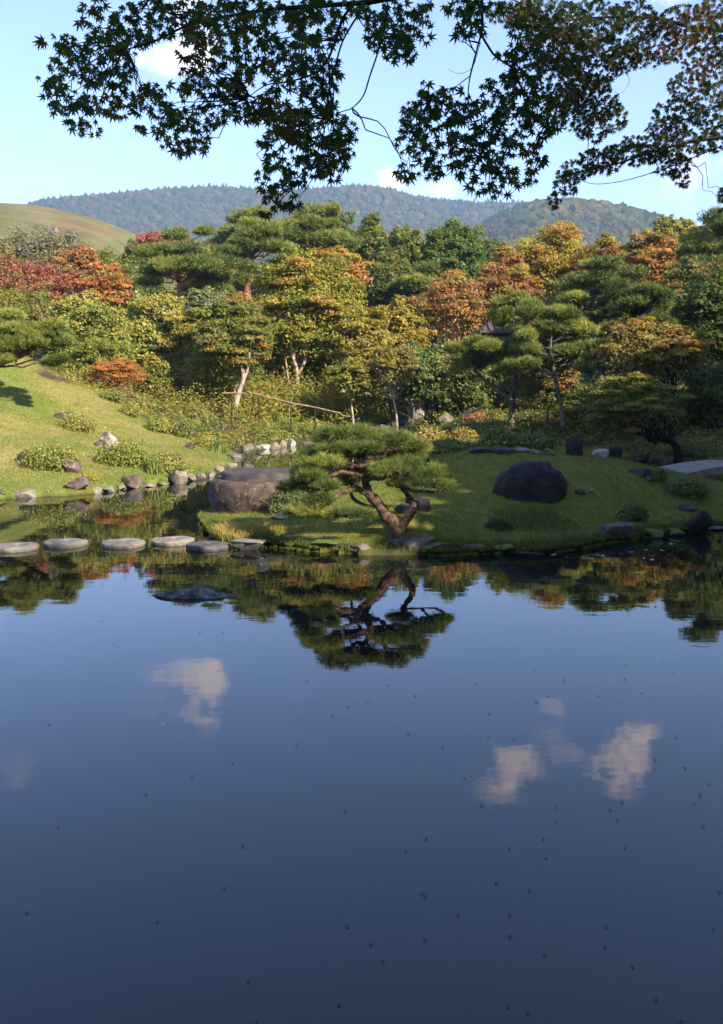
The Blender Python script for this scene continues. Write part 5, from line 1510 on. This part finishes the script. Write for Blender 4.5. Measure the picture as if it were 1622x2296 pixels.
grass('lawn_grass', 'short sunlit lawn grass on the left hill', LAWN, 260000, .025, .075, .014, [(.17, .215, .035), (.31, .27, .085)], 1, ymax=44)  # tone contrast mixes browner patches with shadow mottles painted into the blades
grass('island_grass', 'short shaded grass over the island mound', ISLE, 200000, .025, .08, .008, [(.115, .15, .02), (.20, .195, .035)], 2)


def fallen(name, label, poly, n, cols, seed):
    rng = np.random.default_rng(seed)
    pl = np.array(poly); lo, hi = pl.min(0), pl.max(0); lo[0] = max(lo[0], -16); hi[1] = min(hi[1], 42)
    x = rng.uniform(lo[0], hi[0], n * 6); y = rng.uniform(lo[1], hi[1], n * 6)
    ok = (poly_sd(poly, x, y) > .15) & (vnoise(np.stack([x, y, x * 0], -1) * .8, seed) > .35)
    x, y = x[ok][:n], y[ok][:n]; n = len(x)
    pos = np.stack([x, y, ground_h(x, y) + .045], -1)
    nr_ = norm(np.array([0, 0, 1.0]) + rng.normal(size=(n, 3)) * .4); s = rng.uniform(.02, .055, n)
    g_ = Geo(); c = np.array(cols)[rng.integers(0, len(cols), n)] * rng.uniform(.7, 1.2, (n, 1))
    diamonds(g_, pos, nr_, perp(nr_, rng), s, s * .7, c)
    tag(g_.build(name, M['leaf']), label, 'leaves', kind='stuff')


fallen('fallen_leaves', 'small fallen leaves dotted over the left lawn', LAWN, 700, [(.30, .17, .06), (.38, .30, .14), (.20, .10, .04), (.45, .40, .28)], 61)
fallen('fallen_leaves', 'small fallen leaves dotted over the island grass', ISLE, 420, [(.22, .13, .05), (.30, .26, .14), (.18, .08, .03)], 62)


def edge_grass():
    """moss cushions and hanging grass along the front edge of the island"""
    rng = np.random.default_rng(9)
    pts = np.array([G(*p_)[:2] for p_ in ISLE_FRONT])
    seg = np.linalg.norm(np.diff(pts, axis=0), axis=1); cum = np.concatenate([[0], np.cumsum(seg)])
    s = rng.uniform(0, cum[-1], 1500)
    x = np.interp(s, cum, pts[:, 0]); y = np.interp(s, cum, pts[:, 1]) + rng.uniform(-.04, .28, len(s))
    nzz = vnoise(np.stack([s * 1.4, s * 0, s * 0], -1), 4)
    k_ = nzz > .46
    x, y = x[k_], y[k_]
    g_ = Geo(); v, f = ICO[2]
    n = len(x); r = rng.uniform(.02, .07, n)
    z = np.maximum(ground_h(x, y), 0.01)
    vv = v[None] * np.stack([r, r, r * .6], -1)[:, None] * (1 + .25 * rng.normal(size=(n, len(v), 1)) * .6) + np.stack([x, y, z], -1)[:, None]
    c = np.array((.04, .055, .010)) * rng.uniform(.5, 1.6, (n, 1)) + np.array((.04, .025, 0)) * rng.uniform(size=(n, 1))
    g_.add(vv.reshape(-1, 3), None, (f[None] + (np.arange(n) * len(v))[:, None, None]).reshape(-1, 3), np.repeat(c, len(v), 0))
    M['moss_v'] = noise_mat('moss_cushion', (.7, .7, .7), (1.3, 1.3, 1.3), 30, bump=1, bscale=90, attr=True, rough=1, spec=.05)
    tag(g_.build('moss', M['moss_v'], smooth=True), 'bright moss cushions along the island front edge', 'moss', kind='stuff')
    g_ = Geo()
    for _ in range(650):
        s0 = rng.uniform(0, cum[-1]); c_ = (np.interp(s0, cum, pts[:, 0]), np.interp(s0, cum, pts[:, 1]) + rng.uniform(.02, .5))
        blades(g_, rng, c_, .12, 26, rng.uniform(.08, .22), np.array((.10, .12, .022)) * rng.uniform(.7, 1.5), .008, .5)
    tag(g_.build('edge_grass', M['grass']), 'ragged grass fringe along the island water edge', 'grass', kind='stuff')


edge_grass()


# ------------------------------------------------------------------ water striders
def strider_mesh():
    g_ = Geo()
    v, f = ICO[2]
    g_.add(v * np.array([.0085, .0017, .0015]) + np.array([0, 0, .005]), None, f)
    for sx, a, ln in ((.2, 55, .011), (0, 80, .019), (-.1, 140, .018)):
        for s in (-1, 1):
            b0 = np.array([.006 * sx, .0012 * s, .005])
            e = b0 + np.array([math.cos(math.radians(a)) * ln, s * math.sin(math.radians(a)) * ln, 0])
            md = (b0 + e) / 2 + np.array([0, 0, .003]); e[2] = .0008
            tube(g_, [b0, md, e], [.0005, .0005, .0003], 4)
    return g_


STR = []
for s in "463,127 538,251 878,258 873,325 1169,235 1115,272 1147,316 1316,45 1451,82 1560,155 1517,203 1493,243 1531,344 289,399 198,454 663,448 815,402 828,486 1182,444 604,597 754,633 274,647 287,660 434,743 665,743 1098,793 1578,806 1604,642 667,840 1092,884 286,855 42,876 96,949 822,920 1216,973 1320,1121 657,1154 745,1181 1436,1222".split():
    a, b_ = map(float, s.split(',')); STR.append((810.7 + .5001 * a, 1682 + .5001 * b_))
for s in "1044,62 862,127 657,201 262,348 1550,276 1088,433 1008,622 707,773 122,732 1556,794 1113,1041 1520,1145 1154,1222".split():
    a, b_ = map(float, s.split(',')); STR.append((.5001 * a, 1682 + .5001 * b_))
for s in "116,608 242,656 30,683 515,602 771,542 912,583 906,600 837,658 785,684 574,736 212,826 568,843 682,848 363,888 1059,656 1181,580 1184,516 1258,642 1356,498 1397,552 1408,841".split():
    a, b_ = map(float, s.split(',')); STR.append((810.7 + .5001 * a, 1233.5 + .5001 * b_))
for s in "513,424 458,318 896,372 1001,372 221,784 1331,873 1377,589 1492,743 1562,703 981,540".split():
    a, b_ = map(float, s.split(',')); STR.append((.5001 * a, 1233.5 + .5001 * b_))
M['strider'] = noise_mat('strider', (.008, .006, .005), (.02, .015, .012), 400, bump=0, rough=.5)
rng = np.random.default_rng(12)
proto = strider_mesh().build('water_strider', M['strider'], loc=(0, 0, 0))
proto.data.name = 'water_strider'
for i, (u, v) in enumerate(STR):
    o_ = proto if i == 0 else proto.copy()
    if i: COL.objects.link(o_)
    p_ = G(u, v)
    o_.location = (p_[0], p_[1], 0.0005)
    o_.rotation_euler = (0, 0, rng.choice([0, math.pi]) + rng.normal() * .5 if rng.uniform() < .75 else rng.uniform(0, 6.28))
    sc_ = rng.uniform(.85, 1.15); o_.scale = (sc_,) * 3
    tag(o_, 'tiny dark water strider standing on the open pond', 'water strider', 'water striders scattered over the pond')

# fallen leaves floating by the right end of the island
g0 = Geo()
th = np.linspace(0, 2 * math.pi, 9)[:-1]
g0.add(np.array([(math.cos(t) * .035 * (1 + .3 * math.cos(3 * t)), math.sin(t) * .022, .002 + .004 * math.cos(2 * t)) for t in th] + [(0, 0, 0.002)]), None, [(i, (i + 1) % 8, 8) for i in range(8)])
mfl = leaf_mat('floating_leaf', .1, .12, .4, objcol=(.42, .40, .38))
mflr = leaf_mat('floating_red_leaf', .1, .1, .4, objcol=(.22, .03, .02))
pf = None
for i, (u, v) in enumerate([(1340, 1245), (1352, 1247), (1392, 1242), (1448, 1233), (1508, 1220), (1500, 1244), (1445, 1252), (1326, 1253), (1272, 1250), (1485, 1234), (1240, 1244), (1530, 1232), (1415, 1238), (1462, 1256)]):
    o_ = g0.build('floating_leaf', mfl, loc=(0, 0, 0)) if pf is None else pf.copy()
    if pf is None: pf = o_
    else: COL.objects.link(o_)
    p_ = G(u, v); o_.location = (p_[0], p_[1], .003); o_.rotation_euler = (0, 0, i * 1.3); o_.scale = (1 + .5 * math.sin(i * 2.1),) * 3
    tag(o_, 'pale fallen leaf floating near the right end of the island', 'leaf', 'fallen leaves floating by the island')
o_ = g0.build('floating_leaf', mflr, loc=(0, 0, 0)); p_ = G(1376, 1252); o_.location = (p_[0], p_[1], .004); tag(o_, 'single dark red leaf floating among the pale ones', 'leaf')


# ------------------------------------------------------------------ overhanging maples
def leaf_shape():
    lobes = [(-128, .42), (-84, .72), (-42, .93), (0, 1.05), (42, .93), (84, .72), (128, .42)]
    pts = [(0, -.06)]
    seq = []
    for i, (a, l) in enumerate(lobes):
        seq.append((a, l))
        if i < 6: seq.append(((a + lobes[i + 1][0]) / 2, .30))
    v = [(0.0, 0.0, 0.0)]
    for a, l in seq:
        v.append((math.sin(math.radians(a)) * l, math.cos(math.radians(a)) * l, -.10 * l * l + (.05 if l < .35 else 0)))
    f = [(0, i + 1, i + 2) for i in range(len(seq) - 1)]
    # lobes need width: add shoulder points
    V = [(0, 0, 0)]; F = []
    def add(a, r, z):
        V.append((math.sin(math.radians(a)) * r, math.cos(math.radians(a)) * r, z)); return len(V) - 1
    prev = add(-150, .10, 0)
    for i, (a, l) in enumerate(lobes):
        s1 = add(a - 14, l * .5, -.02); tp = add(a, l, -.12 * l); s2 = add(a + 14, l * .5, -.02)
        nt_ = add((a + lobes[i + 1][0]) / 2, .34, .03) if i < 6 else add(150, .10, 0)
        F += [(0, prev, s1), (0, s1, s2), (s1, tp, s2), (0, s2, nt_)]
        prev = nt_
    return np.array(V), np.array(F)


LV, LF = leaf_shape()


def overhang(name, label, trunk, branches, blobs, y0, size, seed, cols, wts, shade_blobs, dens=1.0):
    rng = np.random.default_rng(seed)
    root = empty(name, trunk[0], label, 'maple tree')
    g_ = Geo()
    tube(g_, np.array(trunk), [.2, .17, .14, .1], 12, n=20, rough=.15)
    g_.build('trunk', M['dark_bark'], root, smooth=True)
    gb = Geo()
    allp = []
    for pts, rad, dy in branches:
        path = np.array([P(u, v, y0 + dy) if len(q_) == 2 else P(u, v, q_[2]) for q_ in pts for (u, v) in [q_[:2]]])
        n = len(pts) * 5
        tube(gb, path, np.array(rad) * .36, 7, n=n, rough=.2, seed=len(allp))
        allp.append(resample(path, n))
    tops = [tube(gb, [np.array(trunk[-1]), (np.array(trunk[-1]) + allp[i][0]) / 2 + np.array([0, 0, .25]), allp[i][0]], [.07, .035, branches[i][1][0] * .36], 7, n=10) for i in range(len(branches)) if branches[i][0][0][1] < 0 or branches[i][0][0][0] > 1650]
    allp = np.concatenate(allp)
    poss, cidx = [], []
    for (u, v, rx, ry) in blobs:
        c = P(u, v, y0 + rng.uniform(-.5, .5))
        px = FOC / c[1]
        leafpx = size * px
        n = int(math.pi * rx * ry * 2.1 * dens / (leafpx ** 2 * .42))
        a = rng.uniform(0, 6.28, n); r_ = np.sqrt(rng.uniform(size=n))
        uu = u + rx * r_ * np.cos(a) * 1.05; vv = v + ry * r_ * np.sin(a) * 1.05
        dd = c[1] + rng.normal(size=n) * .22
        poss.append(np.stack([(uu - W0 / 2) / FOC, vv, dd], -1))
        # twigs from the nearest branch
        near = allp[np.argmin(((allp - c) ** 2).sum(1))]
        for _ in range(max(2, int(rx * ry / 700))):
            aa = rng.uniform(0, 6.28); e = P(u + rx * .8 * math.cos(aa), v + ry * .8 * math.sin(aa), c[1] + rng.normal() * .15)
            tube(gb, limb_path(rng, near, e, 6, .06, .06), [.0045, .003, .0015], 4, n=9)
    gb.build('branches', M['dark_bark'], root, smooth=True)
    q_ = np.concatenate(poss)
    pos = np.array([P(a * FOC + W0 / 2, b_, d_) for a, b_, d_ in q_])
    n = len(pos)
    # tips hang outward and down, faces turned to the open water
    tip = norm(np.stack([rng.normal(size=n) * .75, rng.normal(size=n) * .45, -1.0 + rng.normal(size=n) * .55], -1))
    nr_ = norm(np.stack([rng.normal(size=n) * .55, np.full(n, 1.0), .75 + rng.normal(size=n) * .55], -1))
    tip = norm(tip - (tip * nr_).sum(-1, keepdims=True) * nr_)
    sd_ = np.cross(tip, nr_)
    s = size * .60 * rng.uniform(.72, 1.2, n)
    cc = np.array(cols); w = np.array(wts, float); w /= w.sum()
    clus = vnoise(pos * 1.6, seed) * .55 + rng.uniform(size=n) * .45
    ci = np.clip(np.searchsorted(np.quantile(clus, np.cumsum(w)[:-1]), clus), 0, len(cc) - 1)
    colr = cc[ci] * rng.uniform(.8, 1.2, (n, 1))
    # largest leaves in view become single leaves
    curl = rng.uniform(-.8, 3.2, n)
    order = np.argsort(-(s / q_[:, 2]) * (q_[:, 1] > 5))
    ind, rest = order[:300], order[300:]
    V = pos[rest][:, None] + s[rest][:, None, None] * (LV[None, :, 0:1] * sd_[rest][:, None] + LV[None, :, 1:2] * tip[rest][:, None] + LV[None, :, 2:3] * curl[rest][:, None, None] * nr_[rest][:, None])
    F = (LF[None] + (np.arange(len(rest)) * len(LV))[:, None, None]).reshape(-1, 3)
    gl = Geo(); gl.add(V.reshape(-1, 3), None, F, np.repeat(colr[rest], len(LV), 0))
    # the rest of the crown, above and beside the picture
    for (cx, cy, cz, rx, ry, rz, m) in shade_blobs:
        d = norm(rng.normal(size=(m, 3))) * rng.uniform(.3, 1, (m, 1)) ** .5 * np.array([rx, ry, rz]) + np.array([cx, cy, cz])
        nn = norm(rng.normal(size=(m, 3)) * .5 + np.array([0, 0, 1])); tt = perp(nn, rng); ss = np.cross(tt, nn)
        sz = size * .62
        Vv = d[:, None] + sz * (LV[None, :, 0:1] * ss[:, None] + LV[None, :, 1:2] * tt[:, None] + LV[None, :, 2:3] * nn[:, None])
        gl.add(Vv.reshape(-1, 3), None, (LF[None] + (np.arange(m) * len(LV))[:, None, None]).reshape(-1, 3), np.repeat(cc[rng.choice(len(cc), m, p=w)], len(LV), 0))
    o_ = gl.build('leaves', M['maple'], root); o_['kind'] = 'stuff'
    protos = []
    for k_ in range(len(cc)):
        me = bpy.data.meshes.new('leaf'); me.from_pydata([tuple(x) for x in LV], [], [tuple(int(y) for y in x) for x in LF])
        a_ = me.color_attributes.new('Col', 'FLOAT_COLOR', 'POINT'); a_.data.foreach_set('color', np.tile(np.array([*cc[k_], 1.0], np.float32), len(LV)))
        me.materials.append(M['maple']); protos.append(me)
    rl = np.array(trunk[0])
    for i in ind:
        o2 = bpy.data.objects.new('leaf', protos[ci[i]]); COL.objects.link(o2); o2.parent = root
        m_ = Matrix(((sd_[i][0], tip[i][0], nr_[i][0] * curl[i]), (sd_[i][1], tip[i][1], nr_[i][1] * curl[i]), (sd_[i][2], tip[i][2], nr_[i][2] * curl[i]))) * float(s[i])
        o2.matrix_basis = Matrix.Translation(Vector(pos[i] - rl)) @ m_.to_4x4()


BL = [(135, 95, 45, 22), (115, 190, 34, 30), (150, 150, 45, 40), (165, 240, 55, 40), (195, 285, 34, 20), (225, 45, 48, 50), (245, 120, 60, 55), (265, 205, 70, 55), (325, 50, 70, 55), (320, 225, 36, 32), (330, 290, 28, 14), (395, 235, 60, 55),
      (400, 310, 48, 34), (400, 335, 34, 16), (415, 45, 80, 45), (440, 110, 40, 30), (450, 320, 22, 20), (490, 60, 70, 60), (480, 170, 80, 55), (470, 260, 45, 30), (560, 30, 60, 40), (560, 220, 70, 50), (570, 120, 70, 45), (640, 60, 70, 55), (640, 160, 60, 40),
      (695, 110, 48, 45), (735, 160, 36, 38), (720, 60, 50, 40), (715, 210, 45, 40), (700, 275, 85, 45), (765, 310, 36, 50), (730, 340, 60, 40), (650, 270, 50, 40), (640, 330, 60, 45), (590, 250, 40, 30), (610, 395, 38, 34), (590, 320, 18, 16), (690, 385, 55, 34), (745, 375, 40, 28),
      (620, 440, 42, 30), (600, 470, 24, 14), (650, 455, 26, 16), (870, 25, 50, 30), (870, 80, 50, 45), (925, 70, 42, 45), (900, 120, 46, 22), (835, 60, 20, 30), (785, 20, 40, 20), (950, 20, 30, 20), (700, 20, 60, 25), (1060, 45, 42, 35), (1040, 15, 50, 18), (1090, 20, 40, 22), (1035, 75, 22, 14),
      (955, 200, 28, 18), (940, 250, 42, 40), (1010, 230, 40, 40), (925, 315, 34, 34), (915, 380, 26, 22), (905, 395, 18, 10), (985, 280, 60, 45), (1000, 345, 60, 40), (960, 385, 40, 20), (1070, 270, 60, 50), (1090, 340, 60, 45), (1085, 400, 60, 30), (1150, 290, 80, 55), (1200, 350, 30, 30), (1165, 395, 42, 22),
      (1118, 432, 28, 10), (1150, 200, 70, 45), (1170, 140, 60, 40), (1220, 250, 50, 50), (1190, 60, 50, 30)]
BRL = [([(1080, -40), (980, -15), (900, -8), (820, 5), (700, 14), (600, 22), (480, 42), (410, 62), (340, 95), (280, 112)], [.045, .04, .03, .02, .008], 0),
       ([(430, 58), (380, 30), (320, 18)], [.014, .006], 0),
       ([(800, 5), (770, 40), (750, 100), (720, 155), (660, 180), (600, 190), (560, 215)], [.022, .016, .006], 0),
       ([(740, 150), (740, 200), (748, 260), (745, 310), (735, 350)], [.014, .005], 0),
       ([(820, 8), (770, 90), (740, 180), (680, 245), (620, 255)], [.016, .012, .005], .25),
       ([(870, 8), (862, 60), (850, 110), (830, 170), (815, 215), (790, 242), (768, 250), (740, 262)], [.014, .013, .011, .008, .006], -.15),
       ([(1090, -40), (1080, 10), (1082, 60), (1070, 110), (1055, 170), (1050, 210), (1052, 260)], [.024, .022, .014, .010, .006], -.1),
       ([(1080, 80), (1110, 125), (1150, 155), (1170, 200), (1185, 260), (1210, 300)], [.018, .012, .005], -.1),
       ([(1055, 170), (1000, 210), (960, 230)], [.008, .004], -.1),
       ([(1150, 155), (1210, 190), (1250, 215)], [.010, .005], -.1),
       ([(1052, 210), (1075, 280), (1080, 350)], [.008, .003], -.1),
       ([(1078, 95), (1060, 150), (1030, 165), (1005, 155)], [.005, .002], -.1)]
overhang('maple_tree', 'near maple hanging dark green leaves over the pond from the top, large leaves', [(3.1, 1.3, g1(3.1, 1.3) - .2), (3.0, 1.5, 2.2), (2.8, 2.4, 4.0), (2.4, 3.6, 5.0)], BRL, BL, 5.4, .067, 900,
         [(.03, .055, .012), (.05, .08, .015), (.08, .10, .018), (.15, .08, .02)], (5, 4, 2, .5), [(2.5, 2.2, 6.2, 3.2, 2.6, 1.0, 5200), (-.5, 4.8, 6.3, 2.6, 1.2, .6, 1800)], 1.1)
BR_ = [(1240, 40, 80, 45), (1330, 50, 80, 50), (1340, 130, 90, 50), (1270, 110, 70, 50), (1260, 180, 60, 50), (1420, 40, 50, 40), (1210, 110, 50, 50), (1280, 250, 60, 40), (1330, 230, 55, 45), (1375, 260, 30, 34), (1330, 290, 36, 26), (1310, 190, 60, 30),
       (1400, 130, 50, 30), (1460, 110, 60, 36), (1480, 60, 30, 20), (1540, 50, 60, 40), (1600, 30, 36, 40), (1570, 110, 60, 50), (1610, 180, 36, 60), (1545, 195, 45, 34), (1525, 255, 60, 34), (1600, 270, 40, 40), (1500, 290, 50, 24), (1440, 320, 50, 20), (1420, 345, 70, 24), (1520, 325, 60, 34), (1340, 355, 45, 22),
       (1290, 385, 36, 26), (1350, 375, 40, 14), (1590, 320, 36, 22), (1510, 375, 36, 20), (1480, 350, 60, 14), (1530, 400, 16, 22), (1270, 410, 28, 28), (1245, 445, 16, 20), (1618, 455, 8, 34), (1200, 30, 60, 30), (1150, 30, 60, 30)]
BRR = [([(1700, 75), (1622, 68), (1540, 58), (1480, 42), (1400, 38), (1300, 42), (1250, 50)], [.06, .05, .03, .015], 0),
       ([(1500, 48), (1440, 90), (1380, 110), (1310, 128), (1260, 140)], [.03, .02, .01], 0),
       ([(1420, 95), (1390, 140), (1340, 190), (1300, 240)], [.018, .008], 0),
       ([(1700, 300), (1622, 308), (1540, 320), (1450, 345), (1380, 368), (1300, 385), (1260, 400)], [.035, .03, .02, .008], 0),
       ([(1700, 300), (1600, 335), (1500, 375), (1400, 405), (1330, 412), (1290, 395)], [.016, .01, .004], 0),
       ([(1700, 180), (1622, 232), (1560, 258), (1500, 285)], [.02, .014, .006], 0),
       ([(1390, 150), (1412, 180), (1390, 210), (1360, 190)], [.006, .002], 0)]
overhang('maple_tree', 'farther maple reaching in from the right with small reddening leaves', [(4.6, 7.0, -.3), (4.7, 7.1, 2.0), (4.5, 7.3, 4.0), (4.0, 7.8, 5.6)], BRR, BR_, 8.2, .060, 901,
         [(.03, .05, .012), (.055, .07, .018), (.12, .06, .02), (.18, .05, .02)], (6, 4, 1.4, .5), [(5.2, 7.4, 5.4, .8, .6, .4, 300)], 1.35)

# ------------------------------------------------------------------ tall trees on the right bank, out of the picture, that shade the island
SH = [(9.8, 1.6, 2.5, 4.2, 8.6), (11.6, 6.4, 2.6, 4.4, 9.1), (13.0, 9.2, 2.8, 5.4, 11.2), (15, 13, 2.8, 5.5, 11.6), (17.0, 16.8, 2.8, 5.5, 11.8), (19.2, 20.6, 2.8, 5.6, 12.2), (21.2, 24.4, 2.9, 5.8, 12.6), (23.4, 28.2, 2.9, 5.8, 12.8),
      (25.4, 32, 3, 6, 13), (27.5, 36, 3, 6, 13), (8.0, -1.8, 2.6, 5.8, 12.6), (11.2, -2.2, 2.8, 5.8, 12.4), (7.0, -5.6, 2.8, 6.5, 15), (4.0, -4.6, 2.6, 6.6, 15), (10.6, -6.5, 2.8, 6.5, 15.5), (.6, -5.4, 2.6, 6, 14), (14.0, 6.4, 2.6, 4.4, 9.6), (16.2, 10.4, 2.6, 5, 10.6)]
for i, (x, y, rx, rz, top) in enumerate(SH):
    c = np.array([x, y, top - rz]); R = np.array([rx, rx, rz])
    tree('evergreen_tree', 'tall dark evergreen on the right bank out of the picture', 'tree', (x, y, g1(x, y)), c, R, ('dark', 'shade'), (3, 2), 950 + i,
         size=.42, flat=.8, per=210, pads=34, group='tall evergreens along the right bank')
